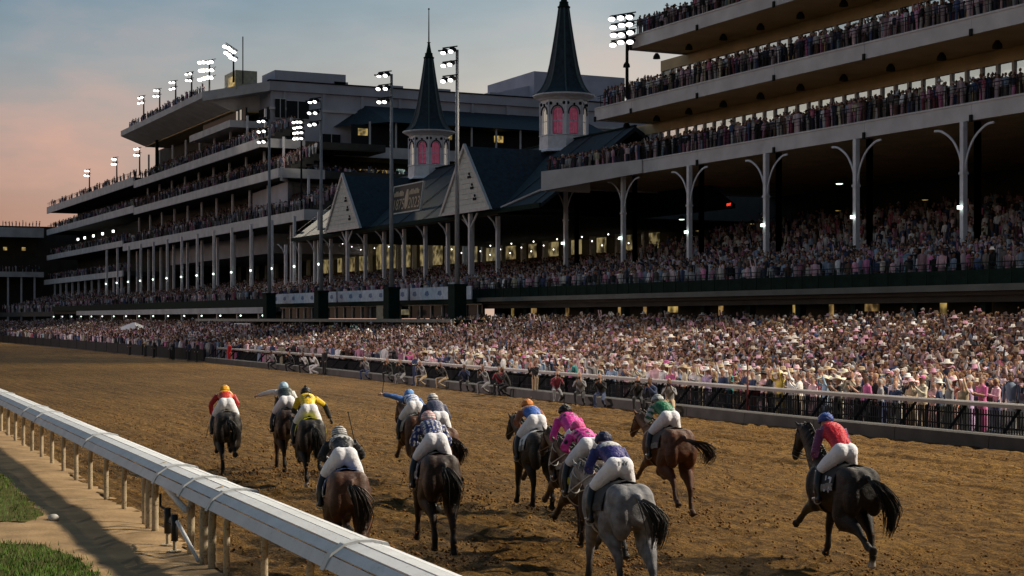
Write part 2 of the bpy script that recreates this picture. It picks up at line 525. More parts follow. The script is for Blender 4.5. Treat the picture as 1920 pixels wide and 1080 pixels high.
# straight wheel and harrow lines near the outer rail
for xo, wd, dp in ((4.1, 0.16, 0.07), (5.2, 0.12, 0.06), (7.4, 0.16, 0.07), (8.3, 0.10, 0.05), (2.2, 0.2, 0.05)):
    dd = (X - (E1 - xo - 0.35 * vnoise(T * 0.08, T * 0 + xo, 9))) / wd
    hgt += 1.0 * dp * (np.exp(-(dd - 1.2) ** 2) - np.exp(-dd ** 2))
dv = vnoise(X * 2.1, T * 1.5, 6)
hgt -= np.clip(dv - 0.70, 0, 1) * 0.28
fade = np.clip((90 - T) / 40, 0.2, 1)
Z = hgt * fade * 1.1
me = bpy.data.meshes.new('track')
vv = np.stack([X, T, Z], -1).reshape(-1, 3)
nr, nc = X.shape
ii = (np.arange(nr - 1)[:, None] * nc + np.arange(nc - 1)[None, :]).ravel()
ff = np.stack([ii, ii + 1, ii + nc + 1, ii + nc], -1)
me.vertices.add(len(vv)); me.vertices.foreach_set('co', vv.astype(np.float32).ravel())
me.loops.add(ff.size); me.loops.foreach_set('vertex_index', ff.astype(np.int32).ravel())
me.polygons.add(len(ff)); me.polygons.foreach_set('loop_start', np.arange(0, ff.size, 4, dtype=np.int32))
me.update(calc_edges=True)
me.polygons.foreach_set('use_smooth', [True] * len(ff))
track = link('track', me, M_DIRT)
tag(track, 'churned brown dirt racetrack with hoof marks and harrow lines', 'track', kind='structure')

# clods of dirt thrown up on the surface
M_CLOD = mat('dirt_clods', (0.17, 0.085, 0.03), 0.95, 0.35, 9, spec=0.1)
def clods(n, seed):
    r = np.random.default_rng(seed)
    base = np.array([[1, 0, 0], [-1, 0, 0], [0, 1, 0], [0, -1, 0], [0, 0, 1], [0, 0, -1]], float)
    fc = np.array([[0, 2, 4], [2, 1, 4], [1, 3, 4], [3, 0, 4], [2, 0, 5], [1, 2, 5], [3, 1, 5], [0, 3, 5]])
    t = 13 + 47 * r.random(n) ** 1.4
    x = rail_in(t) + 0.4 + (edge_out(t) - rail_in(t) - 0.8) * r.random(n)
    sz = 0.010 + 0.028 * r.random(n) ** 2.2
    V = base[None] * sz[:, None, None] * (0.6 + 0.8 * r.random((n, 6, 1)))
    V[..., 2] *= 0.7
    V += np.stack([x, t, sz * 0.4 + 0.005], -1)[:, None, :]
    F = fc[None] + (np.arange(n) * 6)[:, None, None]
    return V.reshape(-1, 3), F.reshape(-1, 3)
def tri_mesh(name, V, F):
    me = bpy.data.meshes.new(name)
    me.vertices.add(len(V)); me.vertices.foreach_set('co', V.astype(np.float32).ravel())
    k = F.shape[1]
    me.loops.add(F.size); me.loops.foreach_set('vertex_index', F.astype(np.int32).ravel())
    me.polygons.add(len(F)); me.polygons.foreach_set('loop_start', np.arange(0, F.size, k, dtype=np.int32))
    me.update(calc_edges=True)
    return me
V_, F_ = clods(13000, 3)
tag(link('dirt_clods', tri_mesh('dirt_clods', V_, F_), M_CLOD), 'loose brown dirt clods scattered over the track surface', 'dirt', kind='stuff')

# infield sand verge beside the inner rail, with a hump of relief
tv = np.arange(-12, 130, 0.35); xv = np.linspace(0, 1, 46)
TT, SS = np.meshgrid(tv, xv, indexing='ij')
XX = -8 + (rail_in(TT) + 0.05 + 8) * SS
ZZ = 0.05 + (vnoise(XX * 0.9, TT * 0.6, 21) - 0.5) * 0.05 + (vnoise(XX * 4.0, TT * 3.0, 22) - 0.5) * 0.03
ZZ -= np.clip((XX - rail_in(TT) + 0.5) / 0.5, 0, 1) * 0.05
n0, n1 = XX.shape
ii = (np.arange(n0 - 1)[:, None] * n1 + np.arange(n1 - 1)[None, :]).ravel()
V_ = np.stack([XX, TT, ZZ], -1).reshape(-1, 3)
verge = link('verge', tri_mesh('verge', V_, np.stack([ii, ii + 1, ii + n1 + 1, ii + n1], -1)), M_SAND)
verge.data.polygons.foreach_set('use_smooth', [True] * len(verge.data.polygons))
tag(verge, 'tan sandy verge inside the inner rail', 'verge', kind='structure')

# grass patches on the infield, with blades
M_GRASS = mat('grass_blades', (0.075, 0.15, 0.02), 0.7, 0.55, 1.3, spec=0.2)
M_TURF = mat('turf_soil', (0.075, 0.075, 0.022), 0.95, 0.3, 4, 0.5, 40, spec=0.05)
def grass_patch(poly, label, n, seed):
    r = np.random.default_rng(seed)
    P = np.array(poly)
    lo, hi = P.min(0), P.max(0)
    def inside(q):
        x, y = q[:, 0], q[:, 1]; res = np.zeros(len(q), bool); j = len(P) - 1
        for i in range(len(P)):
            c_ = ((P[i, 1] > y) != (P[j, 1] > y)) & (x < (P[j, 0] - P[i, 0]) * (y - P[i, 1]) / (P[j, 1] - P[i, 1] + 1e-12) + P[i, 0])
            res ^= c_; j = i
        return res
    q = lo + (hi - lo) * r.random((n * 3, 2)); q = q[inside(q)]; q = q[vnoise(q[:, 0] * 2.6, q[:, 1] * 2.6, seed) + .35 * vnoise(q[:, 0] * 9, q[:, 1] * 9, seed + 1) > .30][:n]; n = len(q)
    # uneven mown sod mound beneath the blades
    bm = bmesh.new()
    vs_ = [bm.verts.new((x, y, 0.085 + 0.01 * math.sin(i * 7.1))) for i, (x, y) in enumerate(poly)]
    bm.faces.new(vs_)
    ext = bmesh.ops.extrude_face_region(bm, geom=bm.faces[:])
    for v in ext['geom']:
        if isinstance(v, bmesh.types.BMVert): v.co.z -= 0.1
    bmesh.ops.recalc_face_normals(bm, faces=bm.faces)
    me = bpy.data.meshes.new('sod'); bm.to_mesh(me); bm.free()
    root = link('grass', me, M_TURF)
    tag(root, label, 'grass', kind='stuff')
    q = q + r.normal(0, .07, q.shape)
    h = 0.04 + 0.06 * r.random(n); a = r.random(n) * 2 * math.pi; w = 0.006 + 0.004 * r.random(n)
    lean = (r.random((n, 2)) - 0.5) * 0.07
    b0 = np.stack([q[:, 0] - np.cos(a) * w, q[:, 1] - np.sin(a) * w, np.full(n, 0.08)], -1)
    b1 = np.stack([q[:, 0] + np.cos(a) * w, q[:, 1] + np.sin(a) * w, np.full(n, 0.08)], -1)
    tp = np.stack([q[:, 0] + lean[:, 0], q[:, 1] + lean[:, 1], 0.08 + h], -1)
    bl = link('blades', tri_mesh('blades', np.stack([b0, b1, tp], 1).reshape(-1, 3), np.arange(n * 3).reshape(n, 3)), M_GRASS, root)
    tag(bl, kind='stuff')
def rough_line(pts, step=0.2, amp=0.09, seed=1):
    r = random.Random(seed); out = []
    for (a, b) in zip(pts[:-1], pts[1:]):
        d = math.dist(a, b); k = max(1, int(d / step))
        for i in range(k):
            u = i / k; out.append((a[0] + (b[0] - a[0]) * u + r.uniform(-amp, amp), a[1] + (b[1] - a[1]) * u + r.uniform(-amp, amp)))
    return out
grass_patch(rough_line([(-3.5, 60.0), (5.6, 60.0), (5.5, 45.0), (5.45, 38.5), (5.3, 35.0), (5.1, 31.5), (4.95, 29.4), (4.55, 28.6), (4.1, 28.75), (3.4, 28.9), (1.0, 29.2), (-3.5, 29.6), (-3.5, 60.0)], seed=2),
            'bright green grass strip ending in a rounded tongue on the sand verge', 42000, 5)
grass_patch(rough_line([(-3.5, 27.0), (1.0, 26.6), (3.5, 26.35), (4.25, 25.6), (4.52, 24.4), (4.5, 23.0), (4.45, 21.0), (4.4, 14.0), (-3.5, 14.0), (-3.5, 27.0)], seed=3),
            'green grass patch in the bottom left corner beside the sand verge', 42000, 6)
st = MB(); st.ball((5.05, 28.75, 0.10), (0.10, 0.13, 0.07), 9, 6)
tag(st.build('stone', mat('pale_stone', (0.5, 0.48, 0.44), 0.8, 0.2, 8, 0.4, 20), smooth=True), 'small pale rounded stone at the tip of the grass tongue', 'stone')

# ------------------------------------------------------------------ inner rail
M_RAIL = mat('rail_cover_white', (0.60, 0.62, 0.65), 0.62, 0.10, 2.0, 0.15, 25)
M_RAILDIRT = mat('rail_lip_grey', (0.32, 0.31, 0.30), 0.7, 0.2, 6)
M_POST = mat('rail_post_tan', (0.42, 0.34, 0.23), 0.6, 0.25, 5, 0.2, 25)
M_RUB = mat('black_rubber', (0.012, 0.012, 0.013), 0.5, 0.2, 8)
M_STRAP = mat('rail_strap_white', (0.54, 0.56, 0.58), 0.6, 0.1, 5)
splatter(M_RAIL, (0.16, 0.12, 0.08), 34, 0.80, 0.95, 0.45); splatter(M_STRAP, (0.10, 0.07, 0.04), 26, 0.78, 0.92, 0.7); splatter(M_POST, (0.06, 0.035, 0.015), 30, 0.72, 0.9, 0.8)
inner = empty('inner_rail', (rail_in(24), 24, 0))
tag(inner, 'white covered safety rail on curved tan posts along the infield', 'rail')
INV = Matrix.Translation(-inner.location)
def place(o, parent):
    o.parent = parent; o.matrix_parent_inverse = parent.matrix_world.inverted() if False else Matrix.Translation(-Vector(parent.location))
    return o
prof = [(0.45, 0.985), (0.43, 1.085), (0.26, 1.13), (0.08, 1.138), (-0.09, 1.105), (-0.22, 1.02), (-0.31, 0.87)]
straps = [4.0, 10.3, 16.6, 22.4, 24.4, 26.5, 34.5, 43.2, 46.2, 55, 64, 73, 82, 91, 100, 110, 120]
def railpt(t, d, z):
    return Vector((float(rail_in(t)) + d, t, z))
for a, b in zip(straps[:-1], straps[1:]):
    for k in range(len(prof) - 1):
        (d0, z0), (d1, z1) = prof[k], prof[k + 1]
        e = 0.011
        u = Vector((d1 - d0, 0, z1 - z0)).normalized()
        q = MB()
        nsub = max(1, int((b - a) / 3))
        ee = e if k else 0.0
        for i in range(nsub):
            ta, tb = a + (b - a) * i / nsub, a + (b - a) * (i + 1) / nsub
            jz = rng.uniform(-0.003, 0.003)
            p = [railpt(ta, d0 + u.x * ee, z0 + u.z * ee + jz), railpt(tb, d0 + u.x * ee, z0 + u.z * ee + jz), railpt(tb, d1 - u.x * e, z1 - u.z * e + jz), railpt(ta, d1 - u.x * e, z1 - u.z * e + jz)]
            nrm = Vector((-u.z, 0, u.x)) * 0.018
            if nrm.z < 0: nrm = -nrm
            q.prism(p, -nrm)
        place(q.build('panel', M_RAILDIRT if k == 0 else M_RAIL, fix=True), inner)
for s_ in straps:
    q = MB()
    for side_ in (0,):
        pts_o = [railpt(s_, d, z) for d, z in prof]
        outer = []
        for i, (d, z) in enumerate(prof):
            nx, nz = (0.0, 0.03) if 0 < i < 5 else (-.02, .02) if i == 5 else ((0.03, 0.0) if i == 0 else (-0.025, -0.01))
            outer.append(railpt(s_, d + nx, z + nz))
        for i in range(len(prof) - 1):
            q.prism([pts_o[i] - Vector((0, 0.07, 0)), outer[i] - Vector((0, 0.07, 0)), outer[i + 1] - Vector((0, 0.07, 0)), pts_o[i + 1] - Vector((0, 0.07, 0))], (0.006, 0.14, 0))
    place(q.build('strap', M_STRAP, fix=True), inner)
def rail_post(t, r=0.048, base=-0.20):
    q = MB()
    q.loft([railpt(t, base, -0.1), railpt(t, base, 0.55), railpt(t, base + 0.005, 0.76), railpt(t, base + 0.05, 0.92), railpt(t, base + 0.16, 1.03), railpt(t, base + 0.30, 1.085)],
           [r] * 6, 8, side=(0, 1, 0), sub=3)
    return place(q.build('post', M_POST, smooth=True), inner)
tpost = 5.0
while tpost < 118:
    if not (22.0 < tpost < 27.2): rail_post(tpost)
    tpost += 2.08
for tp_ in (22.55, 24.0, 26.9): rail_post(tp_, 0.06)
rail_post(22.95, 0.07, -0.23); rail_post(27.25, 0.07, -0.23)

# hydraulic gate gear hanging inside the rail
gate = empty('gate_mechanism', (rail_in(25) - 0.35, 25.0, 0))
tag(gate, 'black hydraulic gate dampers with tan brace below the inner rail', 'gate gear')
def gp(t, d, z): return railpt(t, d, z)
q = MB(); q.tube(gp(25.0, -0.36, 0.62), gp(25.0, -0.36, 0.22), 0.055, 8); place(q.build('damper', M_RUB, smooth=True), gate)
q = MB(); q.tube(gp(25.0, -0.36, 0.22), gp(25.0, -0.36, 0.03), 0.03, 8); q.tube(gp(25.0, -0.36, 0.055), gp(25.0, -0.36, 0.035), 0.11, 10); place(q.build('damper_foot', M_POST), gate)
q = MB(); q.tube(gp(24.25, -0.40, 0.60), gp(24.25, -0.40, 0.20), 0.055, 8); place(q.build('damper', M_RUB, smooth=True), gate)
q = MB(); q.tube(gp(24.25, -0.40, 0.20), gp(24.25, -0.40, 0.03), 0.03, 8); q.tube(gp(24.25, -0.40, 0.055), gp(24.25, -0.40, 0.035), 0.11, 10); place(q.build('damper_foot', M_POST), gate)
q = MB(); q.tube(gp(24.15, -0.38, 0.50), gp(23.0, -0.30, 0.06), 0.032, 8); place(q.build('brace', M_STRAP, smooth=True), gate)
q = MB(); q.tube(gp(26.6, -0.10, 0.80), gp(23.9, -0.30, 0.70), 0.05, 8); place(q.build('crossbar', M_STRAP, smooth=True), gate)
q = MB(); q.tube(gp(25.6, -0.36, 0.78), gp(25.6, -0.36, 0.58), 0.018, 6); q.tube(gp(25.6, -0.36, 0.58), gp(25.0, -0.36, 0.58), 0.018, 6); q.tube(gp(25.0, -0.36, 0.40), gp(24.25, -0.40, 0.42), 0.014, 6); place(q.build('linkage', M_DARK), gate)

# ------------------------------------------------------------------ outer rail, kerb, fence
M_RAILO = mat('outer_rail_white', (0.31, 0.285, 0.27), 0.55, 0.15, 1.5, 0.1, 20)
M_KERB = mat('kerb_concrete', (0.062, 0.058, 0.055), 0.9, 0.25, 1.5, 0.4, 12)
outer = empty('outer_rail', (33, 40, 0))
tag(outer, 'white topped outer rail on leaning dark posts in front of the crowd', 'rail')
def orp(t): return float(edge_out(t)) + 1.15
tk = list(np.arange(-10, 133, 4.0))
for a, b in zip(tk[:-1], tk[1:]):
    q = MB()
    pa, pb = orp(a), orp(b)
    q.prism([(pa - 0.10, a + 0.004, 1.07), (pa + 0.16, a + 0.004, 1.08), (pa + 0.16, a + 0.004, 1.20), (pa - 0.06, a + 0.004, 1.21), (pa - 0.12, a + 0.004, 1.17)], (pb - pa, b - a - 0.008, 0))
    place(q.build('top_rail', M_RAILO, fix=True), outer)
    q = MB()
    for zz, rr in ((0.80, 0.025), (0.45, 0.022)):
        q.tube((pa + 0.45, a, zz), (pb + 0.45, b, zz), rr, 6)
    for y_ in np.arange(a + .05, b, .105):  # dark pickets added to stand in for shade on the crowd's legs
        xx = pa + .45 + (pb - pa) * (y_ - a) / (b - a); q.box(xx - .012, xx + .012, y_ - .022, y_ + .022, .12, .95)
    place(q.build('shade_picket_panel', M_DARK), outer)
    ka, kb = float(edge_out(a)), float(edge_out(b))
    q = MB(); q.prism([(ka, a + .01, -0.08), (ka + 0.5, a + .01, -0.08), (ka + 0.5, a + .01, 0.40), (ka + 0.12, a + .01, 0.40), (ka + 0.04, a + .01, 0.36)], (kb - ka, b - a - .02, 0))
    place(q.build('kerb_block', M_KERB, fix=True), outer)
for t in np.arange(-10, 132, 2.2):
    p = orp(t); q = MB()
    q.loft([(p - 0.75, t, 0.1), (p - 0.55, t, 0.45), (p + 0.02, t, 1.06)], [(0.035, 0.05)] * 3, 4, side=(0, 1, 0))
    place(q.build('post', M_DARK), outer)
for t in np.arange(-10, 132, 1.1):
    p = orp(t) + 0.45; q = MB(); q.box(p - 0.025, p + 0.025, t - 0.025, t + 0.025, 0, 0.98)
    place(q.build('fence_post', M_DARK), outer)
tag(MB().box(34.0, 130, -60, 430, -0.2, -0.02).build('apron', M_GROUND), 'dark paved apron under the standing crowd', 'apron', kind='structure')

# finish post, drum, tent and frame among the crowd
fp = empty('finish_post', (orp(47) - 0.35, 47.0, 0))
tag(fp, 'thin dark red post standing by the outer rail', 'post')
q = MB(); q.tube((0, 0, 0), (0, 0, 2.1), 0.035, 8); q.ball((0, 0, 2.12), 0.06, 8, 6)
q.build('shaft', mat('dark_red_paint', (0.10, 0.012, 0.012), 0.5, 0.15), fp, smooth=True)
q = MB(); q.tube((0, 0, 0), (0, 0, 0.12), 0.12, 10); q.build('foot', M_DARK, fp)
dr = empty('drum', (orp(47.9) + 0.9, 48.4, 0))
tag(dr, 'dark red round drum behind the outer rail', 'drum')
q = MB(); q.loft([(0, 0, 0), (0, 0, 0.3), (0, 0, 0.31), (0, 0, 0.6), (0, 0, 0.61), (0, 0, 0.95)], [0.36, 0.36, 0.38, 0.38, 0.36, 0.36], 16)
q.build('barrel', mat('drum_red', (0.22, 0.03, 0.03), 0.5, 0.2), dr)
q = MB(); q.loft([(0, 0, 0.95), (0, 0, 1.0)], [0.39, 0.37], 16); q.build('rim', M_DARK, dr)

ff_ = empty('added_far_fence', (36, 230, 0)); tag(ff_, 'low dark fence added to hide the legs of the distant left crowd', 'fence')
for a in np.arange(132.6, 330, 6.0):  # dark panels added over the pale legs to give a dark band
    b = a + 5.9; pa, pb = float(edge_out(a)) + .6, float(edge_out(b)) + .6
    q = MB(); q.prism([(pa, a, 0), (pa + .06, a, 0), (pa + .06, a, 1.0), (pa, a, 1.0)], (pb - pa, b - a, 0)); place(q.build('fence_panel', M_DARK, fix=True), ff_)
    q = MB(); q.box(pa - .03, pa + .09, a - .08, a - .01, 0, 1.1); place(q.build('fence_post', M_DARK), ff_)
# ------------------------------------------------------------------ stands
class Stand:
    def __init__(s, name, loc, label, cat='grandstand'):
        s.r = empty(name, loc); tag(s.r, label, cat)
        s.o = Vector(loc)
    def part(s, name, mb, m, parent=None, smooth=False, fix=False):
        o = mb.build(name, m, None, smooth, fix)
        if parent is None:
            o.parent = s.r; o.matrix_parent_inverse = Matrix.Translation(-s.o)
        else:
            o.parent = parent
            o.matrix_parent_inverse = parent.matrix_parent_inverse.inverted() @ Matrix.Translation(-s.o) if False else Matrix.Identity(4)
        return o

def railing(p, t0, t1, z, h=1.05, step=1.3):
    q = MB()
    q.box(p - .03, p + .03, t0, t1, z + h - .05, z + h)
    q.box(p - .015, p + .015, t0, t1, z + h * .5, z + h * .5 + .03)
    q.box(p - .015, p + .015, t0, t1, z + h * .75, z + h * .75 + .03)
    t = t0
    while t <= t1:
        q.box(p - .025, p + .025, t - .025, t + .025, z, z + h - .05); t += step
    return q

def tiers(p0, p1, z0, z1, n, t0, t1):
    q = MB()
    for i in range(n):
        a = p0 + (p1 - p0) * i / n; b = p0 + (p1 - p0) * (i + 1) / n
        zt = z0 + (z1 - z0) * i / max(1, n - 1)
        q.box(a + .002, b, t0, t1, zt - 1.0, zt)
    return q

# ---- right stand: three crowded balconies on a colonnade
RS = Stand('balcony_stand', (70, 40, 0), 'tall stand with three crowded balconies on a colonnade with forked columns')
T0 = -60.0
# slabs with fascias, tan undersides
for lv, (zb, zt, tend) in enumerate(((16.05, 17.2, 136.8), (21.45, 22.6, 126.6), (26.95, 28.1, 120.7), (32.4, 33.5, 117.0), (38.2, 39.4, 117.0))):
    pb = 97.0 if lv == 0 else 77.5
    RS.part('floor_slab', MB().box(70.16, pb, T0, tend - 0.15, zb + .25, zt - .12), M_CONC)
    RS.part('soffit', MB().box(70.3, pb - .1, T0 + .05, tend - 0.25, zb + .12, zb + .245), M_SOFFIT)
    # front fascia panels, one between each pair of joints
    t = T0
    while t < tend - 0.1:
        e = min(t + 10.6, tend)
        q = MB(); q.prism([(70.0, t + .012, zb), (70.15, t + .012, zb), (70.15, t + .012, zt), (69.94, t + .012, zt), (69.94, t + .012, zt - .12), (70.0, t + .012, zt - .14)], (0, e - t - .024, 0))
        RS.part('fascia_panel', q, M_FASCIA, fix=True)
        q = MB(); q.box(69.88, 69.99, e - .12, e + .12, zb - .1, zb + .35)
        RS.part('fascia_joint', q, M_DARK)
        t = e
    # fascia returning along the end
    RS.part('end_fascia', MB().box(70.0, pb, tend + .002, tend + .16, zb, zt), M_FASCIA)
    RS.part('railing', railing(70.15, T0, tend - .1, zt), M_DARK)
# the nearer terrace corner of the first balcony hangs a little lower
cf = [(65.0, 127.6, 15.0, 16.75), (69.86, 118.2, 16.05, 17.2)]
q = MB(); q.prism([(cf[0][0], cf[0][1], cf[0][2]), (cf[1][0], cf[1][1], cf[1][2]), (cf[1][0], cf[1][1], cf[1][3]), (cf[0][0], cf[0][1], cf[0][3])], (.12, .06, 0)); RS.part('corner_fascia', q, M_FASCIA, fix=True)
q = MB(); q.prism([(65.2, 127.4, 15.6), (69.9, 118.4, 16.1), (69.9, 127.4, 16.1)], (0, 0, .5)); RS.part('corner_slab', q, M_CONC, fix=True)
q = MB(); q.box(65.3, 69.9, 127.42, 127.6, 15.0, 16.7); RS.part('end_fascia', q, M_FASCIA)
# suites behind the balconies: tan header, window strip you can see the sky through, mullions
for lv, (zf, zc, tend) in enumerate(((17.2, 21.45, 131.7), (22.6, 26.95, 125.2), (28.1, 32.4, 116.5), (33.5, 38.2, 116.5))):
    RS.part('suite_header', MB().box(76.0, 76.35, T0, tend, zc - .85, zc + .1), M_SOFFIT)
    RS.part('suite_sill', MB().box(76.0, 76.35, T0, tend, zf - .1, zf + 2.25), M_SOFFIT)
    RS.part('end_wall', MB().box(76.35, 77.4, tend - .25, tend, zf - .1, zc + .1), M_SOFFIT)
    t = tend
    while t > 55:
        RS.part('mullion', MB().box(76.03, 76.3, t - .22, t, zf + 2.25, zc - .85), M_WHITE)
        if lv < 3 and t > 62:
            RS.part('window_pane', MB().box(76.15, 76.17, t - 1.45, t - .23, zf + 2.26, zc - .86), None)
        t -= 1.5
M_PANE = bpy.data.materials.new('clear_window_glass'); M_PANE.use_nodes = True
_n = M_PANE.node_tree; _n.nodes.clear()
_o = _n.nodes.new('ShaderNodeOutputMaterial'); _t = _n.nodes.new('ShaderNodeBsdfTransparent'); _g = _n.nodes.new('ShaderNodeBsdfGlossy'); _x = _n.nodes.new('ShaderNodeMixShader')
_t.inputs['Color'].default_value = (0.86, 0.88, 0.88, 1); _g.inputs['Roughness'].default_value = 0.05; _x.inputs['Fac'].default_value = 0.12
_n.links.new(_t.outputs[0], _x.inputs[1]); _n.links.new(_g.outputs[0], _x.inputs[2]); _n.links.new(_x.outputs[0], _o.inputs['Surface'])
for o in RS.r.children:
    if o.name.startswith('window_pane'): o.data.materials.clear(); o.data.materials.append(M_PANE)
# ceiling fixtures hanging under the soffits
for zc in (21.45, 26.95):
    for t in np.arange(58, 128, 5.3):
        q = MB(); q.loft([(73.4, t, zc + .1), (73.4, t, zc - .15), (73.4, t, zc - .4)], [.12, .3, .34], 8)
        RS.part('ceiling_fan', q, M_DARK)
# colonnade: steel columns with forked curved brackets and a small lamp
M_COL = mat('column_white', (0.66, 0.67, 0.72), 0.55, 0.12, 1.5)
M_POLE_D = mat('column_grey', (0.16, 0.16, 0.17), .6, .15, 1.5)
for i in range(-9, 6):
    t = 132.2 - (5 - i) * 10.75
    q = MB(); q.box(69.75, 70.1, t - .16, t + .16, 5, 16.0)
    q.box(69.69, 70.16, t - .21, t + .21, 12.7, 12.85)
    c_ = RS.part('column', q, M_COL)
    for sg in (-1, 1):
        q = MB(); q.loft([(69.92, t + sg * .1, 12.8), (69.92, t + sg * .35, 13.9), (69.92, t + sg * 1.0, 14.95), (69.92, t + sg * 2.0, 15.6), (69.92, t + sg * 2.7, 15.7)], [(.06, .08)] * 5, 6, side=(1, 0, 0), sub=3)
        RS.part('bracket', q, M_COL)
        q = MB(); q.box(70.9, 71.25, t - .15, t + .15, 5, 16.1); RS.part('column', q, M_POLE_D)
    q = MB(); q.box(69.50, 69.70, t - .12, t + .12, 10.5, 10.72); RS.part('column_lamp', q, M_SMALL)
# seating tiers of the boxes below
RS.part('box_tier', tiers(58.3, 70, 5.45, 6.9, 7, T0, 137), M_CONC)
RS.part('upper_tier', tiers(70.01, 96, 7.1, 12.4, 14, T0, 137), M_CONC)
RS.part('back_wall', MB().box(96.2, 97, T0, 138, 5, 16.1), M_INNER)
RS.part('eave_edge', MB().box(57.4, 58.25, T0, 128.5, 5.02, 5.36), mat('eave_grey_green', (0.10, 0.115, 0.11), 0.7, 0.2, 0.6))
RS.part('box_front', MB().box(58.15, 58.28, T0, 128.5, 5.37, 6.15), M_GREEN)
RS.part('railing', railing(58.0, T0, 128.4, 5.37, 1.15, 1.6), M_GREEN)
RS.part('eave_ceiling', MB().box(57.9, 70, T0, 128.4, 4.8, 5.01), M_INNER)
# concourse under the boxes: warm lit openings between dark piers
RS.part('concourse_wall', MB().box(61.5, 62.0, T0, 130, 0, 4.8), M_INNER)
tt = 58.0
k = 0
while tt < 127:
    w = (0.4, 0.9, 0.25, 0.5, 1.3)[k % 5]
    hgt_ = (0.9, 0.8, 1.0, 0.8, 0.6)[k % 5]
    RS.part('lit_opening', MB().box(61.42, 61.49, tt, tt + w, 4.72 - hgt_ * 1.15, 4.72), M_WARM if k % 3 else M_YEL)
    tt += w + (2.9, 4.6, 3.3, 5.4, 3.1)[k % 5]; k += 1
for t in np.arange(54, 129, 5.4):
    RS.part('pier', MB().box(59.0, 59.45, t - .25, t + .25, 0, 4.8), M_GREEN)
# lamps under the deep roof and the red exit sign
for (p, t, z_) in ((90, 131, 12.9), (88, 126, 13.2), (92, 120, 13.6), (85, 133, 12.2), (92, 108, 13.8), (80, 128, 12.9), (94, 98, 14.6), (76, 99, 13.9), (90, 84, 15.0)):
    q = MB(); q.loft([(p, t, z_ + .35), (p, t, z_ + .1), (p, t, z_)], [.1, .34, .36], 8); fx = RS.part('pendant_shade', q, M_DARK)
    q = MB(); q.loft([(p, t, z_ - .01), (p, t, z_ - .06)], [.28, .2], 8); RS.part('pendant_lamp', q, M_YEL if p > 84 else M_SMALL)
ex = empty('exit_sign', (85.0, 127.6, 14.4)); tag(ex, 'small lit red EXIT sign deep under the stand roof', 'sign')
MB().box(0.02, 0.1, -.45, .45, -.22, .22).build('housing', M_DARK, ex); MB().tube((.06, 0, .22), (.06, 0, 1.7), .02, 5).build('hanger', M_DARK, ex)
def text_mesh(body, size, m, name='lettering', parent=None):
    c = bpy.data.curves.new('t', 'FONT'); c.body = body; c.size = size; c.align_x = 'CENTER'; c.align_y = 'CENTER'; c.extrude = 0.004; c.resolution_u = 3
    o = bpy.data.objects.new('t', c); COL.objects.link(o)
    dg = bpy.context.evaluated_depsgraph_get()
    me = bpy.data.meshes.new_from_object(o.evaluated_get(dg)); bpy.data.objects.remove(o)
    if m: me.materials.append(m)
    o = bpy.data.objects.new(name, me); COL.objects.link(o)
    if parent: o.parent = parent
    return o
M_EXIT = mat('lit_exit_red', (0.6, 0.02, 0.01), 0.5, 0, emit=(1, 0.05, 0.02), estr=2.5)
tx_ = text_mesh('EXIT', 0.36, M_EXIT, parent=ex)
tx_.matrix_local = Matrix(((0, 0, -1, 0), (-1, 0, 0, 0), (0, 1, 0, 0), (0, 0, 0, 1)))

# ---- historic grandstand with the twin gables
HS = Stand('gabled_grandstand', (66, 165, 0), 'old grandstand with steep dark green roof and two white triangular gables')
ta, tb = 128.0, 199.0
q = MB(); q.prism([(65.2, ta, 13.95), (75, ta, 21.35), (86, ta, 14.5), (86, ta, 14.1), (75, ta, 20.9), (65.2, ta, 13.6)], (0, tb - ta, 0))
HS.part('roof', q, M_SLATE, fix=True)
HS.part('eave_board', MB().box(65.0, 65.19, ta, tb, 13.55, 14.0), M_GREEN)
HS.part('ceiling', MB().box(65.3, 97, 137.2, tb, 13.45, 13.55), M_INNER)
HS.part('ridge_cap', MB().box(74.85, 75.15, ta, tb, 21.36, 21.5), M_GREEN)
q = MB(); q.loft([(65.25, 136.4, 14.1), (68.0, 128.2, 16.3)], [.12, .12], 5); HS.part('hip_flashing', q, M_FASCIA)
for k in range(12):                                     # seams of the roof sheets
    t = 129.5 + k * 6.5
    q = MB(); q.prism([(65.2, t, 14.0), (74.8, t, 21.27), (74.8, t, 21.33), (65.2, t, 14.06)], (0, .12, 0)); HS.part('roof_seam', q, M_SLATE, fix=True)
M_GABLE = mat('gable_boards', (0.70, 0.68, 0.63), 0.75, 0.12, 2.5)
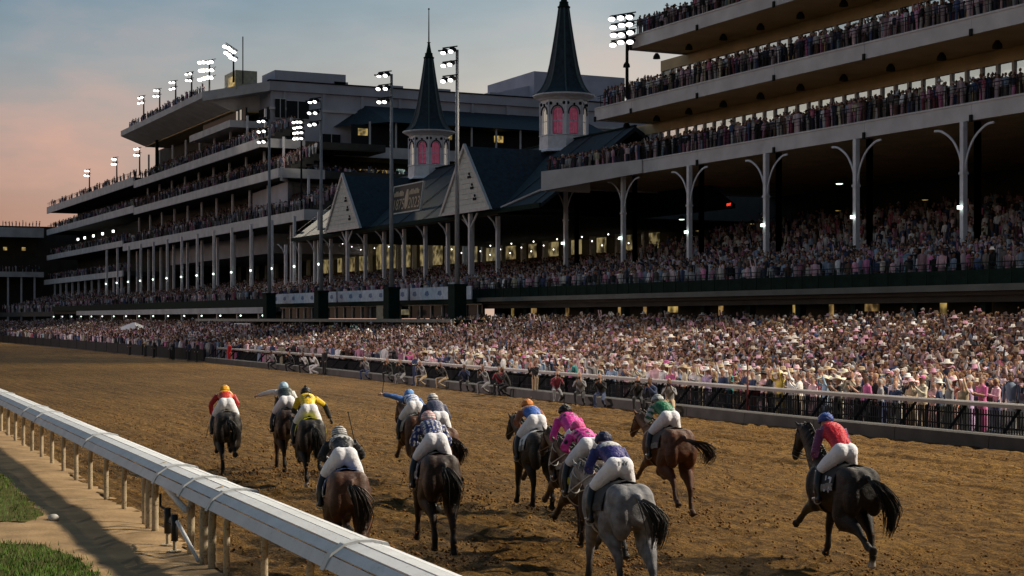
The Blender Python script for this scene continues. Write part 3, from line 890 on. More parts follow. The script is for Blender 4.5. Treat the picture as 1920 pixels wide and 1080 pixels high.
for tc_ in (177.2, 142.4):
    hw = 5.7; zb, za = 14.2, 20.25
    # boarded face, one board per course
    nb = 12
    for i in range(nb):
        z0 = zb + (za - zb) * i / nb; z1 = zb + (za - zb) * (i + 1) / nb - .03
        w0 = hw * (1 - (z0 - zb) / (za - zb)); w1 = max(0.02, hw * (1 - (z1 - zb) / (za - zb)))
        q = MB(); q.prism([(64.2, tc_ - w0, z0), (64.2, tc_ + w0, z0), (64.17, tc_ + w1, z1), (64.17, tc_ - w1, z1)], (.15, 0, 0))
        HS.part('board', q, M_GABLE, fix=True)
    for sg in (-1, 1):
        q = MB(); q.prism([(64.0, tc_ + sg * (hw + .35), zb - .3), (64.0, tc_ + sg * (hw - .1), zb - .3), (64.0, tc_, za - .05), (64.0, tc_, za + .4)], (.3, 0, 0))
        HS.part('bargeboard', q, M_WHITE, fix=True)
        q = MB(); q.prism([(64.31, tc_ + sg * (hw + .2), zb - .15), (64.31, tc_, za + .15), (64.31, tc_, za - .1), (64.31, tc_ + sg * (hw + .2), zb - .4)], (10.0 if False else 9.6, 0, 0))
        HS.part('gable_roof', q, M_SLATE, fix=True)
    q = MB(); q.box(64.05, 64.3, tc_ - hw, tc_ + hw, zb - .32, zb - .02); HS.part('gable_sill', q, M_WHITE)
    for (dt, dz) in ((-2.4, 1.0), (-1.75, 2.1), (-1.1, 3.2)):
        q = MB()
        for (a_, b_) in ((.0, .22), (-.2, -.1), (.2, -.1)):
            q.loft([(64.09, tc_ + dt + a_, zb + dz + b_), (64.15, tc_ + dt + a_, zb + dz + b_)], [.14, .14], 10)
        HS.part('trefoil_hole', q, M_DARK)
    # bracket post below the gable
    q = MB(); q.box(64.6, 64.95, tc_ - .18, tc_ + .18, 5, zb - .33); HS.part('column', q, M_COL)
    for sg in (-1, 1):
        q = MB(); q.loft([(64.75, tc_, 12.3), (64.75, tc_ + sg * .8, 13.0), (64.75, tc_ + sg * 1.7, 13.8)], [.1] * 3, 5, sub=2); HS.part('bracket', q, M_COL)
for t in np.arange(139.5, 206, 6.0):
    q = MB(); q.box(66.2, 66.55, t - .17, t + .17, 5, 13.45); HS.part('column', q, M_COL)
    q = MB(); q.loft([(66.3, t, 12.0), (65.9, t, 12.9), (65.3, t, 13.5)], [.09] * 3, 5); HS.part('bracket', q, M_COL)
    if int(t) % 2 == 0:
        q = MB(); q.ball((66.0, t - .6, 9.9), .16, 8, 6); HS.part('column_lamp', q, M_SMALL)
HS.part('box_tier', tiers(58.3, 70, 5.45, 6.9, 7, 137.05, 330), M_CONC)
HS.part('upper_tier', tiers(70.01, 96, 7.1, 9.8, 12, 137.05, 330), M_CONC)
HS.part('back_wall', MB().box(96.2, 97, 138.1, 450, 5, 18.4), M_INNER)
for i, t in enumerate(np.arange(150, 322, 6.2)):      # lit concourse glimpsed behind the crowd
    if t > 150:
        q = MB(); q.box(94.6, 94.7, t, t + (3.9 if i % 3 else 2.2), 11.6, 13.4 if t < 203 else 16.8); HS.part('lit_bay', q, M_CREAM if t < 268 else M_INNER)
        q = MB(); q.box(92.3, 92.9, t - .6, t - .1, 10.4, 13.4 if t < 203 else 16.8); HS.part('pier', q, M_GABLE)
        if t < 275:
            for j in range(3):
                q = MB(); q.ball((88 + 2 * j, t + 1.2 * j, (13.0 if t < 203 else 15.6) - .4 * j), .085, 6, 4); HS.part('concourse_lamp', q, M_LAMP)
# name board standing on the roof slope
sg_ = empty('roof_sign', (66.9, 164.6, 15.55)); tag(sg_, 'small dark framed sign with pale digits on the green roof', 'sign')
sg_.rotation_euler = (0, R(8), 0)
M_SIGN = mat('sign_black', (0.012, 0.014, 0.014), 0.6, .1); M_SIGNT = mat('sign_gold', (0.50, 0.39, 0.27), 0.6, .1)
MB().box(0.05, .2, -4.2, 4.2, -.1, 2.9).build('board', M_SIGN, sg_)
q = MB(); q.box(0, .25, -4.35, 4.35, -.25, -.1); q.box(0, .25, -4.35, 4.35, 2.9, 3.02); q.box(0, .25, 4.2, 4.33, -.1, 2.9); q.box(0, .25, -4.33, -4.2, -.1, 2.9)
q.build('frame', M_GABLE, sg_)
MT = Matrix(((0, 0, -1, 0), (-1, 0, 0, 0), (0, 1, 0, 0), (0, 0, 0, 1)))
for body, y, z_, sz in (('1875', 2.2, .75, 1.75), ('2023', -2.3, .75, 1.75)):
    o = text_mesh(body, sz, M_SIGNT, parent=sg_); o.matrix_local = Matrix.Translation((0.03, y, z_)) @ MT
for y0 in (3.9, -.6):                                   # line of lettering too small to read
    for j in range(7):
        MB().box(0.02, .049, y0 - .42 * j - .3, y0 - .42 * j, 1.75, 2.35 if j % 3 else 2.2).build('letter_stroke', M_SIGNT, sg_)
q = MB(); q.loft([(.03, 0, .2), (.03, 0, .5), (.03, 0, 1.5), (.03, 0, 2.4)], [(.02, .15), (.02, .5), (.02, .55), (.02, .25)], 10, side=(1, 0, 0)); q.build('emblem', M_SIGNT, sg_)

# ---- twin spires
M_PINK = mat('lit_pink_drape', (0.46, 0.13, 0.20), 0.8, 0.7, 2.5, emit=(1.0, 0.20, 0.36), estr=0.085)
M_PALE = mat('pale_glow_pane', (0.7, 0.62, 0.55), 0.8, 0.2, 1.5, emit=(1.0, 0.84, 0.66), estr=0.32)  # glow of the lantern's side panes stands in for sky seen through
M_LANT = mat('lantern_white', (0.76, 0.76, 0.82), 0.6, 0.12, 2.0)
def spire(t, label):
    s = Stand('spire', (75, t, 20.2), label, 'spire')
    P = lambda r, a, z_: (75 + r * math.cos(a), t + r * math.sin(a), z_)
    AN = [R(22.5 + 45 * k) for k in range(8)]
    def ring(q, levels, n=8):
        pts = [[P(r, R(22.5 + 360 / n * k), z_) for k in range(n)] for r, z_ in levels]
        b = len(q.v)
        for rr in pts: q.v.extend(rr)
        for i in range(len(pts) - 1):
            for k in range(n):
                q.f.append((b + i * n + k, b + i * n + (k + 1) % n, b + (i + 1) * n + (k + 1) % n, b + (i + 1) * n + k)); q.m.append(0)
        q.f.append(tuple(b + k for k in range(n - 1, -1, -1))); q.m.append(0)
        q.f.append(tuple(b + (len(pts) - 1) * n + k for k in range(n))); q.m.append(0)
        return q
    s.part('base', ring(MB(), [(2.75, 20.2), (2.70, 20.35), (2.5, 20.5), (2.45, 21.75), (2.52, 21.8), (2.52, 21.9)]), M_LANT)
    s.part('core', ring(MB(), [(1.7, 21.9), (1.7, 25.4)]), M_INNER)
    # eight wall faces: jambs, arch with hood moulding, pink drape or glowing sky stand-in in the opening
    for k in range(8):
        a0, a1 = AN[k], AN[(k + 1) % 8] if k < 7 else AN[0] + 2 * math.pi
        A, B = Vector(P(2.35, a0, 0)), Vector(P(2.35, a1, 0))
        u = (B - A).normalized(); L = (B - A).length
        mid = (A + B) / 2; nrm = Vector((mid.x - 75, mid.y - t, 0)).normalized()
        def F(x, z_, d=0.0): return A + u * x + Vector((0, 0, z_)) - nrm * d
        w = L * .29
        q = MB()
        q.prism([F(0, 21.9), F(L / 2 - w, 21.9), F(L / 2 - w, 24.0), F(0, 24.0)], -nrm * .35)
        q.prism([F(L / 2 + w, 21.9), F(L, 21.9), F(L, 24.0), F(L / 2 + w, 24.0)], -nrm * .35)
        arc = [(L / 2 + w * math.cos(R(180 - 180 * i / 10)), 24.0 + w * 1.2 * math.sin(R(180 - 180 * i / 10))) for i in range(11)]
        for (xa, za), (xb, zb) in zip(arc[:-1], arc[1:]):
            q.prism([F(xa, za), F(xb, zb), F(xb, 25.45), F(xa, 25.45)], -nrm * .35)
        q.prism([F(0, 24.0), F(L / 2 - w, 24.0), F(L / 2 - w, 25.45), F(0, 25.45)], -nrm * .35)
        q.prism([F(L / 2 + w, 24.0), F(L, 24.0), F(L, 25.45), F(L / 2 + w, 25.45)], -nrm * .35)
        s.part('lantern_wall', q, M_LANT, fix=True)
        q = MB(); pts = [F(L / 2 + (w + .1) * math.cos(R(190 - 200 * i / 12)), 24.02 + (w * 1.2 + .1) * math.sin(R(190 - 200 * i / 12)), -.05) for i in range(13)]
        q.loft(pts, [.065] * 13, 5); q.ball(F(L / 2, 24.0 + w * 1.2 + .27, -.06), .13, 6, 4)
        s.part('arch_hood', q, M_DARK)
        q = MB(); q.prism([F(L / 2 - w * .9, 22.0, .2), F(L / 2 + w * .9, 22.0, .2)] + [F(L / 2 + w * .9 * math.cos(R(180 * i / 8)), 24.0 + w * 1.1 * math.sin(R(180 * i / 8)), .2) for i in range(9)], -nrm * .04)
        facing = nrm.dot(Vector((-.55, -.83, 0)))
        s.part('window_pane', q, M_PINK if facing > .6 else M_PALE, fix=True)
        q = MB(); q.prism([F(L / 2 - .03, 22.0, .12), F(L / 2 + .03, 22.0, .12), F(L / 2 + .03, 24.6, .12), F(L / 2 - .03, 24.6, .12)], -nrm * .05)
        q.prism([F(L / 2 - w, 23.2, .12), F(L / 2 + w, 23.2, .12), F(L / 2 + w, 23.28, .12), F(L / 2 - w, 23.28, .12)], -nrm * .045)
        s.part('glazing_bar', q, M_LANT, fix=True)
        q = MB()
        for x_ in (.12, .88): q.ball(F(L * x_, 24.98, -.0), .17, 8, 5)
        s.part('rosette', q, M_DARK)
        q = MB(); q.loft([F(0, 21.9, -.04), F(0, 25.2, -.04)], [.11, .11], 6); s.part('corner_shaft', q, M_LANT)
    s.part('cornice', ring(MB(), [(2.45, 25.4), (2.6, 25.55), (2.95, 25.7), (3.15, 25.82), (3.15, 25.95)], 16), M_LANT)
    prof_ = [(3.1, 25.96), (2.75, 26.13), (2.35, 26.5), (1.98, 27.12), (1.68, 27.9), (1.40, 29.1), (1.15, 30.5), (.92, 31.9), (.72, 33.2), (.58, 34.2), (.50, 34.8)]
    s.part('spire_roof', ring(MB(), prof_), M_SLATE)
    for k in range(8):
        q = MB(); q.loft([P(r * 1.005, AN[k], z_) for r, z_ in prof_], [.075] * len(prof_), 5); s.part('hip_rib', q, mat('verdigris_rib', (0.06, 0.10, 0.11), .6, .2))
    s.part('collar', ring(MB(), [(.62, 34.75), (.66, 34.9), (.5, 35.0), (.44, 35.3), (.5, 35.35), (.36, 35.45)]), M_GREEN)
    q = MB(); q.loft([(75, t, 35.4), (75, t, 36.2), (75, t, 36.6), (75, t, 36.7)], [.36, .2, .14, .25], 8)
    s.part('cap', q, M_GREEN)
    q = MB(); q.loft([(75, t, 36.6), (75, t, 40.7)], [.09, .05], 6); q.ball((75, t, 40.7), .12, 8, 6); s.part('finial', q, M_DARK)
spire(142.2, 'dark green pointed spire on white octagonal lantern nearest the balcony stand')
spire(176.9, 'dark green pointed spire on white octagonal lantern rising left of the tall lamp pole')

for m_ in (M_PINK, M_PALE, M_EXIT): m_.cycles.emission_sampling = 'NONE'
# ---- clubhouse: tall block with stepped balconies, wing wall facing the camera
CH = Stand('clubhouse', (75, 270, 0), 'tall grey clubhouse block with stepped balconies beyond the spires', 'clubhouse')
CH.part('block', MB().box(77, 150, 246, 311, 14, 41.0), M_BLOCK)
CH.part('parapet', MB().box(76.6, 150, 245.5, 246, 39.9, 41.4), M_BLOCK)
for (p, w) in ((88, 2.4), (97.5, 2.6), (106.5, 2.2), (116, 2.4)):
    CH.part('roof_block', MB().box(p, p + w, 247, 252, 41.0, 42.2), M_BLOCK)
CH.part('coping', MB().box(76.5, 150, 245.35, 246.4, 41.41, 41.6), M_DARK)
for k in range(7):                                       # panel joints of the wing wall
    p = 79 + k * 6.6
    CH.part('pilaster', MB().box(p, p + .5, 245.75, 245.99, 30, 39.9), M_BLOCK)
CH.part('string_course', MB().box(76.7, 150, 245.6, 245.99, 36.9, 37.3), M_FASCIA)
# windows in the wing wall near the corner
for (p0, p1, z0, z1) in ((77.6, 79.2, 35.6, 38.6), (79.5, 83.2, 35.6, 38.4), (77.4, 81.2, 31.0, 33.8), (85.5, 88.5, 31.6, 33.4)):
    w_ = MB().box(p0, p1, 245.5, 245.7, z0, z1); CH.part('window', w_, M_GLASSD)
    q = MB(); q.box(p0 - .12, p1 + .12, 245.52, 245.74, z1, z1 + .12); q.box(p0 - .12, p1 + .12, 245.52, 245.74, z0 - .12, z0); q.box((p0 + p1) / 2 - .06, (p0 + p1) / 2 + .06, 245.45, 245.49, z0, z1)
    CH.part('window_frame', q, M_FASCIA)
# penthouse behind
q = MB(); q.prism([(121, 262, 41), (121, 262, 43.6), (131, 262, 46.2), (131, 262, 41)], (0, 18, 0)); CH.part('penthouse', q, M_BLOCK, fix=True)
CH.part('penthouse', MB().box(131.02, 150, 260, 280, 41, 48.6), M_BLOCK)
# dark green canopy roof with lit rooms on the wing
q = MB(); q.prism([(93, 235.5, 34.6), (93, 246, 38.4), (93, 246, 34.6)], (40, 0, 0)); CH.part('green_canopy', q, M_SLATE, fix=True)
q = MB(); q.prism([(93, 235.5, 34.6), (93, 246, 38.4), (87.5, 246, 34.6)], (0, 0, .02)); CH.part('green_canopy', q, M_SLATE, fix=True)
CH.part('dark_glazing', MB().box(88.5, 134, 240.0, 240.4, 30.9, 34.5), M_GLASSD)
for p in (89.5, 99.8, 104.2, 113.5):
    CH.part('lit_window', MB().box(p, p + 1.6, 239.85, 239.98, 32.8, 33.9), M_YEL)
for p in np.arange(90, 133, 4.4): CH.part('post', MB().box(p, p + .25, 236.2, 236.45, 30.6, 34.6), M_WHITE)
def band(p0, p1, t, z0, z1, name='wing_fascia'):
    CH.part(name, MB().box(p0, p1, t, t + .3, z0, z1), M_FASCIA)
band(84, 134, 236.0, 28.9, 30.6); CH.part('floor_slab', MB().box(84, 134, 236.31, 246, 28.9, 30.3), M_CONC)
CH.part('terrace_wall', MB().box(86, 134, 243.5, 243.9, 25.1, 28.9), M_INNER)
for (p, w, m_) in ((91, 5.2, M_YEL), (97.5, 1.4, M_SCREEN), (101.5, 1.2, M_SCREEN), (108, 3.5, M_CREAM), (112.5, 3.0, M_CREAM)):
    CH.part('lit_window', MB().box(p, p + w, 243.3, 243.48, 27.0, 28.0 if m_ is not M_YEL else 27.7), m_)
# terrace fascia at the second balcony level, rounded at the corner
arc_ = [(134.0, 229.0), (80.0, 229.0), (77.0, 228.6), (74.5, 227.2), (73.0, 225.0), (72.0, 222.0), (70.5, 220.0)]
for (a, b) in zip(arc_[:-1], arc_[1:]):
    d = Vector((b[0] - a[0], b[1] - a[1], 0)).normalized(); n_ = Vector((d.y, -d.x, 0)) * .3
    q = MB(); q.prism([(a[0], a[1], 23.3), (b[0], b[1], 23.3), (b[0], b[1], 25.3), (a[0], a[1], 25.3)], n_); CH.part('terrace_fascia', q, M_FASCIA, fix=True)
q = MB(); q.prism([(134, 229.4, 24.2), (80, 229.4, 24.2), (74, 227.6, 24.2), (71, 220.6, 24.2), (71, 246, 24.2), (134, 246, 24.2)], (0, 0, .6)); CH.part('terrace_slab', q, M_CONC, fix=True)
q = MB(); q.prism([(134, 230, 18.0), (78, 230, 18.0), (75, 228, 18.0), (72, 222, 18.0), (74, 246, 18.0), (134, 246, 18.0)], (0, 0, 5.4)); CH.part('lower_mass', q, M_BLOCK, fix=True)
# front balconies along the track
for (zb, zt, t0, t1) in ((17.05, 18.5, 208.7, 321.7), (23.75, 25.1, 220.1, 312.0), (28.95, 30.3, 229.0, 312.0)):
    t = t0
    while t < t1 - .1:
        e = min(t + 10.4, t1)
        CH.part('fascia_panel', MB().box(70.0, 70.3, t + .015, e - .015, zb, zt), M_FASCIA); t = e
    CH.part('end_fascia', MB().box(70.31, 77, t0, t0 + .2, zb, zt), M_FASCIA)
    CH.part('floor_slab', MB().box(70.31, 90, t0 + .21, t1, zb + .3, zt - .1), M_CONC)
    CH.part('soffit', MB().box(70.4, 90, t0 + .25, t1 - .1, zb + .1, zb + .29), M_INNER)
    CH.part('railing', railing(70.2, t0, t1, zt, 1.0, 2.0), M_DARK)
    for t in np.arange(t0 + 6, t1, 9.5):
        CH.part('post', MB().box(72.6, 72.9, t, t + .3, zt, zt + 5.2), M_COL)
# seating rise behind each balcony
for (zf, t0, t1) in ((18.5, 209, 320), (25.1, 221, 311), (30.3, 232, 311)):
    CH.part('balcony_tier', tiers(71.0, 76.8, zf + .2, zf + 2.4, 5, t0, t1), M_CONC)
CH.part('back_wall', MB().box(76.85, 76.99, 246.5, 321, 17.5, 37.4), M_INNER)
CH.part('back_wall', MB().box(76.85, 77.2, 230.5, 246.4, 17.5, 24.1), M_INNER)
CH.part('first_floor_slab', MB().box(90.02, 98, 209, 322, 17.35, 18.4), M_CONC)
# flat top roof with tapered overhang
q = MB(); q.prism([(67.5, 252, 38.9), (67.5, 252, 39.9), (92, 252, 40.4), (92, 252, 37.2), (72, 252, 37.2)], (0, 60, 0)); CH.part('roof', q, M_FASCIA, fix=True)
q = MB(); q.prism([(67.5, 251.9, 39.9), (76.6, 245.4, 41.3), (76.6, 251.9, 41.3)], (0, 0, -1.5)); CH.part('roof', q, M_FASCIA, fix=True)
CH.part('roof_soffit', MB().box(72.2, 90, 252, 311.8, 37.0, 37.19), M_SOFFIT)
CH.part('press_balcony', MB().box(70.6, 76.9, 247, 272, 33.9, 35.0), M_FASCIA)
CH.part('press_glazing', MB().box(73.0, 73.3, 246.5, 272, 35.0, 37.1), M_GLASSD)
for p in (248.5, 250.6): CH.part('lit_strip', MB().box(72.8, 72.95, p, p + .5, 35.3, 36.9), M_PALE)
CH.part('end_post', MB().box(71.5, 72.0, 300, 300.6, 30.3, 37.2), M_GREEN)
# rooftop camera booth, mast
CH.part('booth', MB().box(72.0, 75.5, 248.5, 255, 40.2, 43.2), mat('booth_cream', (0.45, 0.43, 0.33), .7, .2))
CH.part('booth_lit', MB().box(71.8, 71.99, 249, 252, 40.8, 42.3), M_YEL)
CH.part('roof_block', MB().box(78, 90, 247, 254, 41.3, 43.4), M_BLOCK)
q = MB(); q.tube((73, 248, 41.0), (73, 248, 48.5), .09, 6); CH.part('mast', q, M_DARK)

# ---- farther stand past the clubhouse and its turned end
FS = Stand('far_stand', (70, 360, 0), 'low tiered stand with pale balcony bands at the far left end')
for (zb, zt, t0, t1) in ((29.6, 31.2, 312.2, 408), (24.2, 25.6, 312.2, 408), (18.0, 19.2, 322, 408), (12.0, 13.2, 322, 412)):
    FS.part('fascia', MB().box(70.0, 70.3, t0, t1, zb, zt), M_FASCIA)
    FS.part('floor_slab', MB().box(70.31, 92, t0, t1, zb + .2, zt - .15), M_CONC)
    FS.part('railing', railing(70.15, t0, t1, zt, 1.0, 3.0), M_DARK)
FS.part('back_wall', MB().box(77.5, 78, 312.2, 408, 8, 30), M_INNER)
for t in np.arange(326, 408, 7.5): FS.part('column', MB().box(70.6, 71.0, t, t + .4, 0, 12.0), M_COL)
for (zb, zt) in ((23.8, 26.2), (13.9, 15.2)):
    FS.part('end_fascia', MB().box(40, 69.9, 411.5, 412, zb, zt), M_FASCIA); FS.part('end_slab', MB().box(40, 69.9, 412.01, 424, zb + .2, zt - .2), M_CONC)
FS.part('end_wall', MB().box(40, 90, 419, 420, 0, 27), M_INNER)
for p in np.arange(42, 70, 3.2): FS.part('column', MB().box(p, p + .4, 412.3, 412.7, 0, 13.9), M_COL)
for p in (48, 55, 60.5, 65): FS.part('lit_lamp', MB().box(p, p + .9, 414, 414.2, 20.6, 21.4), M_YEL)
for t in (345, 356, 366, 376, 384): FS.part('lit_lamp', MB().box(73, 73.3, t, t + .9, 22.0, 22.5), M_LAMP)
FS.part('box_tier', tiers(58.3, 75, 5.0, 8.5, 7, 331, 408), M_CONC)

# ---- ground floor pavilions in front of the boxes
PV = Stand('banner_pavilion', (57, 155, 0), 'glazed ground floor pavilion under a long pale blue banner', 'pavilion')
M_BAN = mat('banner_blue_white', (0.62, 0.70, 0.82), 0.7, 0.18, 2.2)
M_BANMARK = mat('banner_print', (0.16, 0.24, 0.42), 0.7, 0.2, 3)
polesT = [123.6, 138.6, 158.4, 176.3]
edges = [127.2, 139.0, 158.9, 181.2]
for a, b in zip(edges[:-1], edges[1:]):
    o = PV.part('banner', MB().box(56.9, 57.0, a + .3, b - .3, 5.3, 6.42), M_BAN)
    n_ = int((b - a) / 2.8)
    for j in range(n_):                                 # small faded emblems printed on the cloth
        t = a + 1.6 + j * (b - a - 3) / max(1, n_ - 1)
        q = MB(); q.prism([(56.885, t - .5, 5.75), (56.885, t - .1, 5.62), (56.885, t + .5, 5.75), (56.885, t + .32, 6.05), (56.885, t - .3, 6.1)], (.012, 0, 0)); PV.part('banner_emblem', q, M_BANMARK, fix=True)
PV.part('banner', MB().box(56.9, 57.0, 124.9, 127.1, 5.25, 6.4), M_BAN)
PV.part('box_deck', MB().box(57.05, 58.3, 124.9, 181.2, 4.9, 5.3), M_GREEN)
PV.part('window_band', MB().box(58.0, 58.2, 124.9, 181.2, 3.6, 4.9), M_GLASSD)
for i, t in enumerate(np.arange(125.6, 181, 2.6)):
    PV.part('window_mullion', MB().box(57.85, 57.99, t, t + .14, 3.6, 4.9), M_WHITE)
PV.part('window_head', MB().box(57.86, 57.995, 124.9, 181.2, 4.78, 4.89), M_WHITE)
PV.part('kiosk', MB().box(57.2, 57.8, 143.0, 148.2, 3.5, 4.88), mat('kiosk_cream', (0.40, 0.36, 0.26), .8, .2)); PV.part('kiosk_window', MB().box(57.1, 57.19, 145, 146.2, 3.8, 4.6), M_GLASSD)
PV.part('lit_window', MB().box(57.1, 57.2, 139.6, 141.4, 3.95, 4.45), M_CREAM)
PV.part('canopy_edge', MB().box(49.8, 50.0, 113, 189, 3.28, 3.56), mat('canopy_pale', (0.20, 0.21, 0.19), .7, .2))
PV.part('canopy_roof', MB().box(50.01, 58, 113, 189, 3.3, 3.5), M_GREEN)
PV.part('lower_wall', MB().box(56.5, 57, 113, 189, 0, 3.28), M_INNER)
for t in (126, 133, 139.5, 146, 151.5, 158, 165, 171, 178): PV.part('screen', MB().box(56.3, 56.45, t, t + 1.7, 2.0, 2.85), M_SCREEN if int(t) % 2 else M_CREAM)
for t in np.arange(115, 188, 6.1): PV.part('canopy_post', MB().box(50.4, 50.55, t, t + .15, 0, 3.28), M_WHITE)
PV.part('west_fascia', MB().box(56.8, 57.1, 183.5, 300, 4.2, 4.95), M_FASCIA); PV.part('west_deck', MB().box(57.11, 60, 183.5, 300, 4.3, 4.9), M_CONC); PV.part('west_front', MB().box(57.6, 57.9, 183.5, 330, 4.96, 6.0), M_GREEN)
PV.part('west_wall', MB().box(64, 64.5, 183, 330, 0, 5), M_INNER)
for t in np.arange(188, 330, 9.3):
    PV.part('west_column', MB().box(57.3, 57.6, t, t + .3, 0, 4.2), M_COL)
    q = MB(); q.ball((57.2, t - 2, 3.95), .11, 6, 4); PV.part('west_lamp', q, M_SMALL)
for t in np.arange(192, 322, 9.8):                       # columns and lamps of the box level farther on
    q = MB(); q.box(66.2, 66.55, t - .17, t + .17, 5, 17.05); CH.part('column', q, M_COL)
    q = MB(); q.ball((66.0, t - 1.0, 10.4), .16, 8, 6); CH.part('column_lamp', q, M_SMALL)
    if t > 215:
        q = MB(); q.box(72.2, 72.6, t - .2, t + .2, 5, 17.05); CH.part('column', q, M_COL)
tn = empty('tent', (44, 196, 0)); tag(tn, 'small white peaked tent among the far crowd', 'tent')
q = MB(); q.loft([(0, 0, 2.2), (0, 0, 2.25), (0, 0, 3.1)], [2.4, 2.3, .15], 4); q.build('canopy', M_WHITE, tn)
for a_, b_ in ((1.5, 1.5), (-1.5, 1.5), (1.5, -1.5), (-1.5, -1.5)): MB().tube((a_, b_, 0), (a_, b_, 2.2), .05, 5).build('leg', M_WHITE, tn)
fr = empty('scaffold_frame', (47, 157, 0)); tag(fr, 'white open scaffold frame standing in the far crowd', 'frame')
for dt in (0, 2.0, 4.0, 5.6): MB().box(-.06, .06, dt - .06, dt + .06, 0, 3.0).build('upright', M_WHITE, fr)
for zz in (2.2, 3.0): MB().box(-.05, .05, -.06, 5.66, zz, zz + .1).build('crossbar', M_WHITE, fr)

# ------------------------------------------------------------------ floodlights
def lamp_head(q_h, q_f, c, d, r=.42):
    """hood and lit face of one lamp at c pointing along d"""
    c = Vector(c); d = Vector(d).normalized()
    q_h.loft([c - d * .5, c - d * .35, c], [.14, (.24, .4), (r * .62, r)], 10, side=(0, 0, 1))
    q_f.loft([c + d * .012, c + d * .05], [(r * .58, r * .94), (r * .45, r * .75)], 10, side=(0, 0, 1))

def light_bank(root, c, along, d, rows, cols, dx=1.0, dz=1.15, r=.42, off=None, mast=True):
    """rows x cols of lamps centred at c (local), spread along `along`"""
    al = Vector(along).normalized()
    for i in range(rows):
        for j in range(cols):
            p = Vector(c) + al * ((j - (cols - 1) / 2) * dx) + Vector((0, 0, ((rows - 1) / 2 - i) * dz))
            if off: p += al * off * i
            p += Vector((rng.uniform(-.12, .12), rng.uniform(-.15, .15), rng.uniform(-.12, .12))) * r * 2
            qh, qf = MB(), MB(); lamp_head(qh, qf, p, d, r)
            h_ = qh.build('lamp_hood', M_DARK, root); qf.build('lamp_face', M_LAMP, h_)
        z_ = ((rows - 1) / 2 - i) * dz + .1
        a_ = Vector(c) - al * (cols / 2 * dx) + Vector((0, 0, z_)) - Vector(d).normalized() * .6; b_ = Vector(c) + al * (cols / 2 * dx) + Vector((0, 0, z_)) - Vector(d).normalized() * .6
        MB().tube(a_, b_, .06, 5).build('crossarm', M_DARK, root)

pole_labels = ['tallest looking grey lamp pole, right of the left spire', 'grey lamp pole in front of the roof sign', 'grey lamp pole before the left gable', 'leftmost of the four tall grey lamp poles']
M_POLE = mat('galvanised_pole', (0.27, 0.28, 0.30), .5, .15, 2.0)
for i, t in enumerate(polesT):
    r_ = empty('lamp_pole', (55, t, 0)); tag(r_, pole_labels[i], 'lamp pole', 'tall lamp poles along the apron')
    q = MB(); q.loft([(0, 0, 2), (0, 0, 26.3)], [.24, .13], 10); q.build('shaft', M_POLE, r_, smooth=True)
    q = MB(); q.box(-.55, .55, -.7, .7, 0, 6.3); q.box(-.62, .62, -.77, .77, 6.3, 6.5); q.build('plinth', M_GREEN, r_)
    light_bank(r_, (-.9, .25, 24.9), (-.5, 1, 0), (-.75, -.35, -.62), 3, 2, .8, 1.2, .30)
    MB().tube((0, 0, 26.2), (-1.5, .6, 26.2), .07, 5).build('crossarm', M_DARK, r_)
def roof_light(name, loc, h, label, rows=2, cols=2, d=(-.7, -.5, -.55), al=(-.4, 1, 0), r=.36, dx=1.0, dz=1.05, group='floodlights on the stand roofs'):
    r_ = empty(name, loc); tag(r_, label, 'floodlight', group)
    q = MB(); q.loft([(0, 0, 0), (0, 0, h)], [.16, .12], 8); q.build('shaft', M_DARK, r_)
    light_bank(r_, (-.6, 0, h - (rows - 1) * dz / 2), al, d, rows, cols, dx, dz, r)
    return r_
for (t, z_, h, lab) in ((297.4, 39.7, 4.9, 'leftmost floodlight on the clubhouse roof'), (285, 39.7, 4.6, 'second floodlight from the left on the clubhouse roof'), (273.5, 39.8, 4.4, 'third floodlight from the left on the clubhouse roof'), (262.8, 39.9, 4.3, 'floodlight next to the bright cluster on the clubhouse roof')):
    roof_light('floodlight', (68.6, t, z_), h, lab, 2, 2)
roof_light('floodlight', (68.8, 252.5, 39.9), 4.8, 'large bright floodlight cluster at the clubhouse camera booth', 3, 4, dx=1.05, dz=1.3, r=.5)
roof_light('floodlight', (70.5, 244.6, 40.6), 5.2, 'slanting bright floodlight bank on a tall dark mast above the clubhouse', 2, 4, al=(-.2, 1, .45), dx=1.1, dz=1.1, r=.5)
for (t, z_, h, lab) in ((358, 31.2, 4.9, 'leftmost floodlight on the far stand roof'), (330, 31.2, 5.0, 'middle floodlight on the far stand roof'), (309.5, 31.2, 5.0, 'floodlight on the far stand roof nearest the clubhouse')):
    roof_light('floodlight', (70.6, t, z_), h, lab, 2, 2, r=.42)
roof_light('floodlight', (72.4, 217, 18.5), 12.9, 'four tiered floodlight standing at the clubhouse terrace corner', 4, 3, dx=.75, dz=.8, r=.32)
roof_light('floodlight', (69.4, 119.9, 22.6), 6.9, 'bright floodlight bank beside the top balcony of the stand', 4, 3, dx=.9, dz=.72, r=.36)
